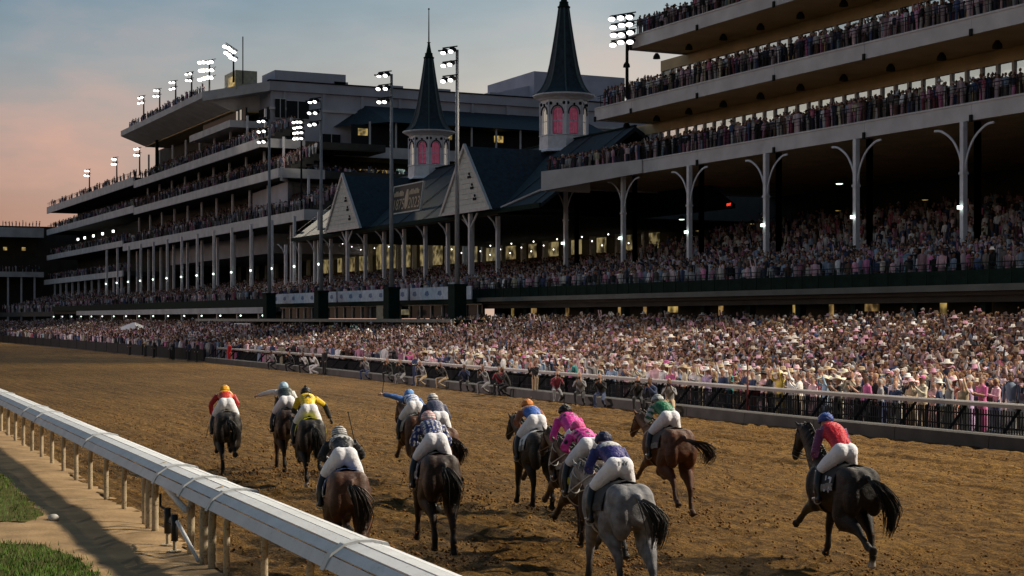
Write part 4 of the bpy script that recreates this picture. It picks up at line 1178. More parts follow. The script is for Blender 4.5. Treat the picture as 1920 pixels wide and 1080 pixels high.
# banks on the stand roof to the right, out of the picture, that light the track
for (t, lab) in ((60, 'floodlight bank on the balcony stand roof nearest the spires'), (14, 'middle floodlight bank on the balcony stand roof'), (-32, 'farthest floodlight bank on the balcony stand roof')):
    roof_light('floodlight', (69.5, t, 39.4), 4.0, lab, 3, 4, d=(-.85, .3, -.5), dx=1.1, dz=1.1, r=.5)
flood_lamp('flood_beam', (68.2, 0, 42.4), (11, 26, 0), 350000, 66, size=1.3)
flood_lamp('flood_beam', (68.2, 60, 42.4), (16, 60, 0), 170000, 80, size=1.3)
flood_lamp('flood_beam', (68.0, 119, 30.0), (14, 95, 0), 120000, 80)
for t in (123.6, 158.4): flood_lamp('flood_beam', (53.6, t, 24.5), (16, t - 12, 0), 16000, 70)
flood_lamp('flood_beam', (69.6, 256, 46), (25, 200, 0), 200000, 85)
flood_lamp('flood_beam', (71.5, 217, 30.0), (76, 232, 24.5), 1500, 85)
# unseen infield poles and beams, added to light the apron crowd from the front
for (t, lab, e) in ((76, 'unseen infield lamp pole added to light the nearer crowd', 60000), (185, 'unseen infield lamp pole added to light the far crowd', 62000)):
    ip = empty('added_infield_pole', (-16, t, 0)); tag(ip, lab, 'lamp pole')
    q = MB(); q.loft([(0, 0, 0), (0, 0, 25)], [.25, .14], 8); q.build('shaft', M_POLE, ip)
    light_bank(ip, (.6, 0, 24), (0, 1, 0), (.9, 0, -.4), 3, 4)
    flood_lamp('flood_beam', (-15, t, 24), (37.5, t + 3, 0), e * 1.05, 100, color=(1.0, 0.80, 0.78), size=1.0, flat=.13)
# ------------------------------------------------------------------ crowd
M_CROWD = mat('crowd_clothing', (0.5, 0.5, 0.5), 0.85, 0.12, 6.0, attr=True, spec=0.15)
PAL = np.array([[.66, .65, .66], [.58, .38, .44], [.50, .24, .34], [.64, .48, .52], [.50, .46, .44], [.04, .045, .07], [.03, .03, .035], [.07, .10, .20], [.40, .12, .18],
                [.55, .50, .36], [.24, .30, .40], [.12, .07, .06], [.58, .20, .36], [.66, .52, .55], [.20, .17, .16], [.30, .42, .46]])
PW = np.array([13, 9, 6, 9, 9, 12, 13, 9, 3, 4, 6, 8, 2, 8, 10, 1.5], float); PW /= PW.sum()
HATC = np.array([[.62, .58, .54], [.50, .42, .36], [.64, .62, .64], [.58, .36, .44], [.05, .03, .03], [.08, .05, .04], [.03, .03, .04], [.22, .16, .12], [.5, .25, .34]])
HW = np.array([7, 6, 8, 6, 16, 14, 10, 10, 5], float); HW /= HW.sum()
SKIN = np.array([[.46, .26, .18], [.50, .30, .22], [.38, .20, .13], [.16, .08, .05], [.42, .25, .18]])

def template(kind, lod):
    """returns verts, faces(tris), part id per vertex: 0 skin 1 top 2 bottom 3 hat/hair"""
    q = MB(); pid = []
    def mark(k):
        pid.extend([k] * (len(q.v) - len(pid)))
    nt_ = 6 if lod else 4
    q.loft([(0, 0, 0), (0, 0, .92)], [(.10, .16), (.11, .17)], 5, closed_ends=False) if lod else q.loft([(0, 0, 0), (0, 0, .92)], [(.10, .16), (.11, .17)], 4, closed_ends=False)
    mark(2)
    if lod: q.loft([(0, 0, .88), (0, 0, 1.12), (-.01, 0, 1.36), (0, 0, 1.47)], [(.11, .17), (.11, .17), (.125, .215), (.06, .08)], 6, closed_ends=False)
    else: q.loft([(0, 0, .88), (0, 0, 1.36), (0, 0, 1.47)], [(.12, .18), (.13, .22), (.05, .08)], 5, closed_ends=False)
    mark(1)
    na = 4 if lod else 3
    for sg in (-1, 1):
        if kind in (2, 4) and (sg == 1 or kind == 4):
            P_ = [(0, sg * .2, 1.40), (-.10, sg * .30, 1.56), (-.12, sg * .20, 1.86)]
        elif kind == 3: P_ = [(0, sg * .21, 1.39), (-.10, sg * .26, 1.14), (-.32, sg * .10, 1.34)]
        else: P_ = [(0, sg * .21, 1.40), (.0, sg * .26, 1.12), (-.08, sg * .24, .86)]
        q.loft(P_ if lod else (P_[0], P_[2]), [.055, .05, .035][:3 if lod else 2], na, side=(1, 0, 0), closed_ends=False); mark(1)
        if lod: q.ball(P_[-1], .05, 4, 3); mark(0)
    if lod: q.ball((-.02, 0, 1.585), (.092, .078, .118), 6, 4)
    else: q.ball((-.02, 0, 1.585), (.095, .08, .12), 5, 3)
    mark(0)
    if kind in (0, 3):      # hair / cap
        q.ball((.01, 0, 1.63), (.10, .092, .10), 6 if lod else 5, 4 if lod else 3); mark(3)
        if lod and kind == 3: q.prism([(-.08, -.07, 1.655), (-.20, -.055, 1.64), (-.20, .055, 1.64), (-.08, .07, 1.655)], (0, 0, .015)); mark(3)
    else:                   # brimmed hat
        w = .23 if kind == 1 else .17
        q.loft([(0, 0, 1.645), (0, 0, 1.665), (0, 0, 1.70), (0, 0, 1.80)], [w, w * .96, .10, .082], 7 if lod else 5, closed_ends=bool(lod)); mark(3)
    F = []
    for f in q.f:
        for i in range(1, len(f) - 1): F.append((f[0], f[i], f[i + 1]))
    return np.array(q.v), np.array(F), np.array(pid)
TPL = {(k, l): template(k, l) for k in range(5) for l in (0, 1)}

def crowd(name, pos, yaw, lod, label, seed, seat=0.0, tint=None):
    """one mesh of many standing people; pos Nx3, yaw: 0 faces the track (-X)"""
    r = np.random.default_rng(seed)
    n = len(pos); Vs, Fs, Cs = [], [], []; base = 0
    kinds = r.choice(5, n, p=[.62, .07, .07, .20, .04])
    for k in range(5):
        idx = np.where(kinds == k)[0]
        if not len(idx): continue
        v, f, pid = TPL[(k, lod)]
        m = len(idx)
        sc = r.normal(1.0, .055, m); wd = r.normal(1.0, .10, m)
        a = yaw[idx] + r.normal(0, .35, m)
        ca, sa = np.cos(a), np.sin(a)
        x = v[None, :, 0] * wd[:, None]; y = v[None, :, 1] * wd[:, None]; z = v[None, :, 2] * sc[:, None]
        lean = r.normal(0, .05, (m, 2))
        V = np.stack([x * ca[:, None] - y * sa[:, None] + z * lean[:, :1], x * sa[:, None] + y * ca[:, None] + z * lean[:, 1:], z], -1) + pos[idx][:, None, :]
        top = PAL[r.choice(len(PAL), m, p=PW)] * r.uniform(.45, 1.2, (m, 1))
        bot = PAL[r.choice(len(PAL), m, p=PW)] * r.uniform(.5, 1.0, (m, 1))
        dress = r.random(m) < .4; bot[dress] = top[dress]
        hat = HATC[r.choice(len(HATC), m, p=HW)] * r.uniform(.75, 1.15, (m, 1))
        if k in (0,): hat[:] = np.array([[.04, .022, .012], [.12, .06, .03], [.25, .16, .08], [.015, .012, .01]])[r.integers(0, 4, m)]
        skin = SKIN[r.integers(0, len(SKIN), m)]
        pal = np.stack([skin, top, bot, hat], 1)
        C = pal[:, pid, :]
        if tint is not None: C = C * tint
        Vs.append(V.reshape(-1, 3)); Cs.append(C.reshape(-1, 3))
        Fs.append((f[None] + (np.arange(m) * len(v))[:, None, None] + base).reshape(-1, 3)); base += m * len(v)
    me = tri_mesh(name, np.concatenate(Vs), np.concatenate(Fs))
    paint(me, np.clip(np.concatenate(Cs), 0, .85))
    me.polygons.foreach_set('use_smooth', [True] * len(me.polygons))
    o = link(name, me, M_CROWD); tag(o, label, 'crowd', kind='stuff')
    return o

def apron_z(p):       # the apron climbs in shallow steps towards the concourse
    return np.interp(p, [33, 38, 57], [0.0, .12, 2.25])
def scatter(p0, p1, t0, t1, dp, dt, seed, jit=.35, pf=None):
    r = np.random.default_rng(seed)
    P, Tm = np.meshgrid(np.arange(p0, p1, dp), np.arange(t0, t1, dt), indexing='ij')
    Tm = Tm + (np.arange(P.shape[0])[:, None] % 2) * dt * .5
    P = P + r.uniform(-jit, jit, P.shape) * dp; Tm = Tm + r.uniform(-jit, jit, P.shape) * dt
    keep = r.random(P.shape) < .72 + .35 * vnoise(P * .35, Tm * .22, seed)
    keep &= vnoise(P * .5 + 40, Tm * .09, seed + 3) > .10
    return P[keep], Tm[keep]
def yaw_for(n, r=0): return np.full(n, r)

# apron steps (real ground under the crowd)
q = MB()
for k in range(12):
    a = 38 + k * 1.6; q.box(a, a + 1.598, -40, 420, -.1, float(apron_z(a + .8)) - .0)
tag(q.build('apron_steps', M_GROUND), 'shallow concrete steps under the apron crowd', 'steps', kind='structure')

HERO_T, HERO_P = (36, 92), 36.6       # the spectators nearest the camera are built one by one further down
P_, T_ = scatter(36.8, 56.6, 38, 74, .58, .48, 1)
crowd('crowd', np.stack([P_, T_, apron_z(P_)], -1), yaw_for(len(P_), .25), 1, 'dense standing crowd in pink and white on the apron behind the outer rail', 1)
P_, T_ = scatter(36.8, 56.6, 74, 128, .62, .52, 14)
crowd('crowd', np.stack([P_, T_, apron_z(P_)], -1), yaw_for(len(P_), .25), 0, 'standing crowd on the middle stretch of the apron', 14)
P_, T_ = scatter(36.2, 39.0, 92, 128, .72, .62, 12)
crowd('crowd', np.stack([P_, T_, apron_z(P_)], -1), yaw_for(len(P_), .25), 1, 'front rows of the crowd at the far part of the outer rail', 12)
P_, T_ = scatter(36.6, 50.0, 128, 400, .92, .82, 2)
k_ = P_ > edge_out(T_) + .9; P_, T_ = P_[k_], T_[k_]
crowd('crowd', np.stack([P_, T_, apron_z(P_)], -1), yaw_for(len(P_), .25), 0, 'distant pinkish crowd lining the track on the left', 2)
P_, T_ = scatter(50, 57, 189, 330, .9, .9, 13)
crowd('crowd', np.stack([P_, T_, apron_z(P_) * .8], -1), yaw_for(len(P_), .25), 0, 'distant crowd at the back of the apron below the columns', 13)
# boxes above the eave
def tier_pos(p0, p1, z0, z1, n, t0, t1, dt, seed, off=.45, fill=.9):
    r = np.random.default_rng(seed); out = []
    for i in range(n):
        a = p0 + (p1 - p0) * (i + off) / n; zt = z0 + (z1 - z0) * i / max(1, n - 1)
        t = np.arange(t0, t1, dt) + r.uniform(-.2, .2, len(np.arange(t0, t1, dt)))
        t = t[r.random(len(t)) < fill]
        out.append(np.stack([a + r.uniform(-.3, .3, len(t)), t, np.full(len(t), zt)], -1))
    return np.concatenate(out)
a_ = tier_pos(58.5, 70, 5.45, 6.9, 7, 54, 137, .56, 21)
crowd('crowd', a_, yaw_for(len(a_), .2), 0, 'crowd standing in the open boxes above the eave', 21)
a_ = tier_pos(70.0, 96, 7.1, 12.4, 14, 64, 137, .8, 22, fill=.75)
crowd('crowd', a_, yaw_for(len(a_), .2), 0, 'dim crowd filling the deep tiers behind the forked columns', 22)
a_ = tier_pos(58.5, 70, 5.45, 6.9, 7, 137.2, 330, .68, 23)
crowd('crowd', a_, yaw_for(len(a_), .2), 0, 'crowd in the boxes below the gabled roof and clubhouse', 23)
a_ = tier_pos(70.0, 96, 7.1, 9.8, 12, 137.2, 330, 1.1, 24, fill=.8)
crowd('crowd', a_, yaw_for(len(a_), .2), 0, 'dim crowd in the tiers under the gabled roof', 24)
a_ = tier_pos(58.5, 75, 5.0, 8.5, 7, 331, 408, .8, 25)
crowd('crowd', a_, yaw_for(len(a_), .2), 0, 'faint far crowd under the far stand', 25)
# balconies of the right stand
for j, (zf, t1, lab) in enumerate(((17.2, 136.4, 'spectators along the lowest balcony'), (22.6, 126.3, 'spectators along the middle balcony'), (28.1, 120.4, 'spectators along the top balcony'), (33.5, 116.5, 'spectators on the balcony above the picture'))):
    r = np.random.default_rng(30 + j); n_ = int((t1 - (70 if j < 3 else 104)) * 12.5); t = r.uniform(70 if j < 3 else 104, t1, n_); dp_ = r.random(n_) ** 1.5
    k_ = vnoise(t * .28, t * 0 + j, 5) > dp_ * .7 - .25; t, dp_ = t[k_], dp_[k_]
    out = [np.stack([70.6 + dp_ * 3.6, t, zf + dp_ * .4], -1)]
    a_ = np.concatenate(out); crowd('crowd', a_, yaw_for(len(a_), .1), 0, lab, 40 + j)
r = np.random.default_rng(91); t = r.uniform(118.5, 127.3, 90); lo_ = 65.3 + (127.4 - t) / 9.2 * 4.7; p = lo_ + (70.3 - lo_) * r.random(90)
crowd('crowd', np.stack([p, t, 16.2 + (127.4 - t) * .1], -1), yaw_for(90, .1), 0, 'spectators packed on the projecting balcony corner', 92)
# clubhouse balconies and terraces
for j, (zf, t0, t1, lab) in enumerate(((18.7, 209, 320, 'crowd on the lowest clubhouse balcony'), (25.3, 221, 311, 'crowd on the middle clubhouse balcony'), (30.5, 232, 311, 'crowd on the upper clubhouse balcony'))):
    a_ = tier_pos(71.0, 76.8, zf, zf + 2.2, 5, t0, t1, .7, 50 + j); crowd('crowd', a_, yaw_for(len(a_)), 0, lab, 55 + j)
out = []
for i in range(3):
    r = np.random.default_rng(70 + i); p = np.arange(74, 132, .7); p = p[r.random(len(p)) < .75]
    out.append(np.stack([p, 229.9 + .8 * i + r.uniform(-.2, .2, len(p)), np.full(len(p), 24.85)], -1))
a_ = np.concatenate(out); crowd('crowd', a_, yaw_for(len(a_), 1.2), 0, 'brightly lit crowd on the clubhouse corner terrace', 60)
r = np.random.default_rng(80); t = np.concatenate([np.arange(262, 311, .8), np.arange(255, 300, 1.1)]); a_ = np.stack([68.4 + r.uniform(0, .8, len(t)), t, np.full(len(t), 39.8)], -1)
crowd('crowd', a_, yaw_for(len(a_)), 0, 'row of people on the clubhouse roof edge', 61)
out = []
for (zt, t0, t1) in ((31.2, 313, 407), (25.6, 313, 407), (19.2, 323, 407), (13.2, 323, 410)):
    for i in range(2):
        t = np.arange(t0, t1, .9); t = t[r.random(len(t)) < (.8 if zt < 31 else .35)]
        out.append(np.stack([70.9 + i * .9 + r.uniform(-.2, .2, len(t)), t, np.full(len(t), zt - .1)], -1))
for zt in (26.2, 15.2):
    p = np.arange(41, 69.5, .8); out.append(np.stack([p, 412.9 + r.uniform(-.3, .3, len(p)), np.full(len(p), zt - .1)], -1))
a_ = np.concatenate(out); crowd('crowd', a_, yaw_for(len(a_)), 0, 'far spectators on the tiers of the far left stand', 62)

# ------------------------------------------------------------------ the spectators nearest the camera, one by one
def person_mesh(pose, female, seed):
    """standing figure, faces -X; continuous skin with regions as material slots: 0 skin 1 top 2 bottom 3 hair"""
    r = random.Random(seed); q = MB(); samples = []
    def add(pts, rad, reg, sub=2, n=10):
        q.loft(pts, rad, n, side=(0, 1, 0), sub=sub)
        P2, _ = smooth_path([Vector(p) for p in pts], [(a, a) if isinstance(a, (int, float)) else a for a in rad], 4)
        samples.extend([(p, reg) for p in P2])
    if pose == 'crouch':
        for sg in (-1, 1):
            add([(.05, sg * .12, .50), (-.36, sg * .16, .48 if sg > 0 else .30), (-.30 if sg > 0 else .05, sg * .15, .08)], [.085, .07, .05], 2)
            q.loft([(-.38 if sg > 0 else 0, sg * .15, .05), (-.2 if sg > 0 else .14, sg * .15, .05)], [.045, .05], 8)
        add([(.10, 0, .46), (.08, 0, .62), (-.02, 0, .84), (-.10, 0, 1.0), (-.13, 0, 1.08)], [(.17, .12), (.165, .115), (.185, .12), (.19, .10), (.075, .06)], 1)
        head = Vector((-.20, 0, 1.24)); sh = Vector((-.09, 0, .98))
        arms = [[(0, .19, 0), (-.14, .26, -.22), (-.30, .10, .0), (-.36, .05, .14)], [(0, -.19, 0), (-.14, -.26, -.22), (-.30, -.10, .0), (-.36, -.05, .14)]]
    else:
        if female:
            add([(0, 0, .06), (0, 0, .45), (0, 0, .80), (0, 0, .98)], [(.14, .12), (.20, .17), (.185, .14), (.15, .11)], 2)
        else:
            for sg in (-1, 1):
                add([(0, sg * .10, .06), (-.01, sg * .10, .48), (0, sg * .09, .92)], [.055, .07, .095], 2)
                q.loft([(.06, sg * .10, .045), (-.16, sg * .11, .035)], [.045, .04], 8)
        add([(0, 0, .90), (0, 0, 1.05), (-.01, 0, 1.25), (0, 0, 1.38), (0, 0, 1.46)], [(.165, .115), (.14, .105) if female else (.16, .11), (.185, .12), (.19, .09), (.065, .06)], 1)
        head = Vector((-.02, 0, 1.60)); sh = Vector((0, 0, 1.39))
        dn = [(0, 1, 0), (.02, 1.28, -.28), (-.10, 1.25, -.53), (-.14, 1.2, -.60)]
        up = [(0, 1, 0), (-.14, 1.4, .05), (-.20, 1.05, .36), (-.21, .95, .44)]
        ph = [(0, 1, 0), (-.10, 1.35, -.24), (-.32, .6, -.02), (-.37, .45, .06)]
        cl = [(0, 1, 0), (-.06, 1.3, -.26), (-.28, .5, -.20), (-.34, .2, -.16)]
        L, Rr = {'rest': (dn, dn), 'cheer': (up, up), 'wave': (dn, up), 'phone': (ph, ph), 'clap': (cl, cl)}[pose]
        arms = [[(a, b * .19, c) for a, b, c in L], [(a, -b * .19, c) for a, b, c in Rr]]
    for A in arms:
        pts = [sh + Vector(a) for a in A]
        bare = female and seed % 2
        add(pts[:2], [.058, .047], 1); add(pts[1:3], [.046, .036], 0 if bare else 1); add(pts[2:], [.038, .03], 0, sub=1, n=8)
    # head with neck, jaw, nose, ears, hair
    add([sh + Vector((0, 0, .02)), head + Vector((.02, 0, -.06))], [.055, .05], 0, sub=1)
    q.loft([head + Vector((0, 0, -.125)), head + Vector((-.02, 0, -.09)), head + Vector((-.005, 0, -.02)), head + Vector((.0, 0, .06)), head + Vector((.01, 0, .115))], [(.03, .035), (.055, .072), (.074, .092), (.076, .095), (.04, .05)], 10, side=(0, 1, 0), sub=2)
    q.loft([head + Vector((-.085, 0, .02)), head + Vector((-.115, 0, -.03))], [.012, .018], 6, side=(0, 1, 0))
    for sg in (-1, 1): q.ball(head + Vector((.01, sg * .078, -.005)), (.02, .012, .03), 6, 4)
    samples.extend([(head + Vector(v), 0) for v in ((-.06, 0, -.06), (-.07, 0, 0), (0, .06, -.03), (0, -.06, -.03), (-.06, .03, .03), (-.06, -.03, .03))])
    samples.extend([(head + Vector(v), 3) for v in ((.07, 0, 0), (.03, 0, .10), (-.04, 0, .12), (.07, .04, .04), (.07, -.04, .04), (.02, .07, .07), (.02, -.07, .07))])
    if female and seed % 3:
        q.loft([head + Vector((.05, 0, .08)), head + Vector((.085, 0, -.04)), head + Vector((.075, 0, -.2))], [(.075, .04), (.085, .04), (.05, .03)], 8, side=(0, 1, 0), sub=2)
        samples.extend([(head + Vector(v), 3) for v in ((.09, 0, -.05), (.08, 0, -.15), (.08, 0, -.2))])
    me = remesh(q, .020, 2, .5, .34)
    co = coords(me); sp = np.array([list(p) for p, _ in samples], np.float32); sr = np.array([k for _, k in samples])
    near = sr[np.argmin(((co[:, None, :] - sp[None]) ** 2).sum(-1), 1)]
    fi = np.empty(len(me.loops), np.int32); me.loops.foreach_get('vertex_index', fi)
    mi = [int(near[fi[p.loop_start]]) for p in me.polygons]
    me.materials.clear()
    for nm in ('skin', 'top', 'bottom', 'hair'): me.materials.append(None)
    me.polygons.foreach_set('material_index', mi)
    return me, head

def hat_mesh(kind, head):
    q = MB(); h = head
    if kind == 'cap':
        q.ball(h + Vector((.01, 0, .055)), (.098, .088, .075), 10, 6); q.prism([h + Vector(v) for v in ((-.06, -.06, .06), (-.19, -.05, .045), (-.19, .05, .045), (-.06, .06, .06))], (0, 0, .014))
    elif kind == 'fedora':
        q.loft([h + Vector((0, 0, z_)) for z_ in (.055, .07, .085, .15, .19, .185)], [(.16, .185), (.165, .19), (.092, .105), (.085, .10), (.06, .085), (.02, .03)], 14, side=(0, 1, 0))
    elif kind == 'wide':
        n = 18
        q.loft([h + Vector((0, 0, z_)) for z_ in (.05, .07, .085, .14, .17)], [(.29, .30), (.285, .295), (.095, .11), (.088, .1), (.04, .05)], n, side=(0, 1, 0))
        for i, v in enumerate(q.v):
            dx, dy = v[0] - h.x, v[1] - h.y
            if math.hypot(dx, dy) > .2: q.v[i] = (v[0], v[1], v[2] + .035 * math.sin(3 * math.atan2(dy, dx) + h.z * 9))
        q.ball(h + Vector((.04, .1, .13)), (.07, .07, .06), 7, 5); q.ball(h + Vector((.10, .05, .12)), (.05, .05, .05), 6, 4)
    else:   # fascinator
        q.loft([h + Vector((.02, .05, .09)), h + Vector((.02, .06, .11)), h + Vector((.02, .06, .13))], [.10, .11, .03], 10)
        for k in range(5): q.loft([h + Vector((.02, .05, .12)), h + Vector((.02 + .05 * math.cos(k * 1.3), .07 + .06 * math.sin(k * 1.3), .24)), h + Vector((.03 + .14 * math.cos(k * 1.3), .07 + .13 * math.sin(k * 1.3), .22))], [.008, .014, .004], 4, sub=2)
    return q.mesh('hat', True)

HB = []
for i, (pose, fem) in enumerate((('rest', False), ('clap', False), ('phone', False), ('cheer', False), ('wave', False), ('rest', True), ('clap', True), ('phone', True), ('cheer', True), ('wave', True), ('rest', False), ('clap', True))):
    HB.append((pose, fem) + person_mesh(pose, fem, i))
HATS = {k: hat_mesh(k, Vector((-.02, 0, 1.60))) for k in ('cap', 'fedora', 'wide', 'fascinator')}
CLOTH = {'white': (.66, .65, .64), 'pale pink': (.66, .42, .46), 'hot pink': (.50, .12, .28), 'cream': (.58, .52, .40), 'navy': (.03, .045, .10), 'black': (.02, .02, .022), 'light blue': (.30, .42, .56),
         'grey': (.22, .22, .23), 'burgundy': (.20, .03, .05), 'tan': (.40, .30, .19), 'lilac': (.44, .34, .52), 'coral': (.45, .20, .16), 'yellow': (.66, .50, .10), 'teal': (.06, .30, .30), 'green': (.08, .24, .12)}
CKEYS = list(CLOTH); CWT = [15, 13, 4, 10, 14, 16, 8, 10, 3, 7, 4, 2, 2, 1, 1]
def cloth(nm): return mat('cloth_' + nm.replace(' ', '_'), CLOTH[nm], .85, .18, 9.0, .25, 60, spec=.15, sheen=.2)
SK = [mat('skin_%d' % i, tuple(c), .6, .12, 12, spec=.3) for i, c in enumerate(SKIN)]
HR = [mat('hair_' + n, c, .6, .2, 20) for n, c in (('brown', (.05, .025, .013)), ('blonde', (.32, .2, .09)), ('black', (.012, .01, .009)), ('grey', (.28, .27, .26)))]
HRN = ['brown', 'blonde', 'black', 'grey']
POSED = {'rest': 'standing', 'clap': 'clapping', 'phone': 'filming', 'cheer': 'arms up', 'wave': 'waving'}
ROWN = ['front row against the outer rail', 'second row behind the outer rail', 'third row behind the outer rail', 'fourth row behind the outer rail']
M_PHONE = M_RUB
phone_me = MB().box(-.01, .01, -.08, .08, -.045, .045).mesh('phone')
prs = random.Random(42)
count = 0
seen_lab = {}
for row in range(4):
    t = 37.0 + .2 * row
    while t < 86 and count < 290:
        t += prs.uniform(.52, .82)
        p = orp(t) + .85 + row * .72 + prs.uniform(-.12, .12)
        pose, fem, me_, head = HB[prs.randrange(len(HB))]
        o = bpy.data.objects.new('person', me_); COL.objects.link(o)
        o.location = (p, t, float(apron_z(p)))
        o.rotation_euler = (0, 0, prs.gauss(-.25, .4))
        s_ = prs.gauss(1.0 if not fem else .95, .04); o.scale = (s_, s_ * prs.uniform(.95, 1.12), s_)
        near_ = 'right edge' if t < 46 else 'near red post' if t < 50 else 'beyond red post' if t < 62 else 'mid rail' if t < 74 else 'far rail'
        for _try in range(30):                              # looks are drawn until no other spectator has the same
            top = prs.choices(CKEYS, CWT)[0]; bot = top if fem else prs.choices(['navy', 'tan', 'black', 'white', 'grey', 'pale pink'], [4, 3, 4, 2, 4, 1])[0]
            hi_ = prs.randrange(4)
            hk = prs.choices(['none', 'cap', 'fedora', 'wide', 'fascinator'], [6, 2, 3, 0, 0] if not fem else [4, 1, 1, 4, 2])[0]
            hc = prs.choices(['white', 'cream', 'tan', 'pale pink', 'hot pink', 'black', 'yellow', 'lilac'], [6, 7, 5, 4, 2, 2, 1, 1])[0] if hk != 'none' else None
            lab = 'person in %s %s with %s, %s, %s row %s' % (top, 'dress' if fem else 'jacket', ('%s %s' % (hc, {'wide': 'wide hat', 'cap': 'cap', 'fedora': 'fedora', 'fascinator': 'fascinator'}[hk])) if hc else HRN[hi_] + ' hair', POSED[pose], ROWN[row].split(' ')[0], near_)
            if lab not in seen_lab: break
        seen_lab[lab] = 1
        for sl, m_ in zip(o.material_slots, (SK[prs.randrange(5)], cloth(top), cloth(bot), HR[hi_])):
            sl.link = 'OBJECT'; sl.material = m_
        if hc:
            h_ = bpy.data.objects.new('hat', HATS[hk]); COL.objects.link(h_); h_.parent = o
            if not HATS[hk].materials: HATS[hk].materials.append(None)
            h_.material_slots[0].link = 'OBJECT'; h_.material_slots[0].material = cloth(hc)
        if pose == 'phone':
            ph_ = bpy.data.objects.new('phone', phone_me); COL.objects.link(ph_); ph_.parent = o; ph_.location = (-.40, 0, 1.49)
            if not phone_me.materials: phone_me.materials.append(M_PHONE)
        tag(o, lab, 'person', 'spectators along the outer rail')
        count += 1

# photographers and officials crouched on the track side of the rail
CR, crh = person_mesh('crouch', False, 20)
cam_me = None
q = MB(); q.box(-.05, .05, -.07, .07, -.05, .05); q.loft([(-.05, 0, 0), (-.30, 0, 0), (-.34, 0, 0)], [.045, .05, .055], 8); cam_me = q.mesh('camera'); cam_me.materials.append(M_RUB)
crouch_specs = [(50.8, .1, 'grey', 'tan', 'crouching photographer in grey shirt nearest the right end of the gap'), (51.9, .0, 'navy', 'black', 'crouching photographer in navy top beside the grey one'), (53.5, .2, 'black', 'black', 'crouching photographer in black with long lens behind the green rider'),
                (56.5, .1, 'black', 'navy', 'crouching photographer in black and navy left of the green rider'), (58.2, .0, 'grey', 'black', 'crouching photographer in grey above the green rider'), (61.0, .2, 'burgundy', 'grey', 'crouching photographer in burgundy vest and grey trousers'), (66.4, .1, 'black', 'black', 'crouching photographer in black above the pink riders'),
                (67.5, .2, 'burgundy', 'black', 'crouching photographer in burgundy above the pink riders'), (69.0, .1, 'grey', 'grey', 'crouching photographer all in grey above the orange capped rider'), (71.5, .0, 'navy', 'black', 'crouching photographer in navy top'), (75.0, .2, 'black', 'tan', 'crouching photographer in black top and tan trousers'),
                (78.0, .1, 'grey', 'tan', 'crouching photographer in grey top and tan trousers'), (81.5, .1, 'black', 'grey', 'crouching photographer in black top and grey trousers'), (84.0, .2, 'black', 'black', 'crouching photographer all in black near the far rail end'), (88.0, .1, 'grey', 'navy', 'crouching photographer in grey and navy'),
                (98.5, .1, 'white', 'white', 'crouching person all in white beside the standing man in black'), (100.5, .0, 'white', 'black', 'crouching person in white shirt by the far rail'), (104.0, .1, 'black', 'black', 'crouching person in black by the far rail'), (108.0, .0, 'grey', 'black', 'crouching person in grey by the far rail')]
for (t, dx, top, bot, lab) in crouch_specs:
    o = bpy.data.objects.new('person', CR); COL.objects.link(o)
    o.location = (float(edge_out(t)) - .35 + dx, t, .02); o.rotation_euler = (0, 0, prs.gauss(.5, .3)); 
    for sl, m_ in zip(o.material_slots, (SK[prs.randrange(5)], cloth(top), cloth(bot), HR[prs.randrange(4)])):
        sl.link = 'OBJECT'; sl.material = m_
    tag(o, lab, 'person', 'photographers along the rail')
    c_ = bpy.data.objects.new('camera', cam_me); COL.objects.link(c_); c_.location = o.matrix_basis @ Vector((-.44, 0, 1.14)); c_.rotation_euler = o.rotation_euler
    tag(c_, 'camera of the ' + lab, 'camera', 'cameras held at the rail')
def stander(t, p, top, bot, lab, kind=0, rz=0.3):
    pose, fem, me_, head = HB[kind]; o = bpy.data.objects.new('person', me_); COL.objects.link(o); o.location = (p, t, .02); o.rotation_euler = (0, 0, rz)
    for sl, m_ in zip(o.material_slots, (SK[0], cloth(top), cloth(bot), HR[2])): sl.link = 'OBJECT'; sl.material = m_
    tag(o, lab, 'person'); return o
CLOTH['bright red'] = (.45, .015, .02)
stander(124, 35.4, 'bright red', 'bright red', 'person in bright red coat standing on the track by the far rail', 0)
stander(97.0, 33.9, 'black', 'black', 'man in dark clothes standing at the left end of the nearer rail', 10)
stander(79.5, 32.9, 'navy', 'navy', 'person in navy leaning on the rail at the middle', 1, .1)
stander(64.0, 32.3, 'black', 'tan', 'person in black top and tan trousers standing before the rail', 2)
for i, (t, dp, top) in enumerate(((130, -.6, 'black'), (134, -.3, 'navy'), (138, -.7, 'black'), (141, -.2, 'grey'), (146, -.6, 'black'), (151, -.3, 'tan'), (157, -.5, 'black'))):
    stander(t, float(edge_out(t)) + dp, top, 'black', 'track worker in %s, %s of the dark clad group past the far rail end' % (top, ('first', 'second', 'third', 'fourth', 'fifth', 'sixth', 'seventh')[i]), (0, 10, 1)[i % 3])
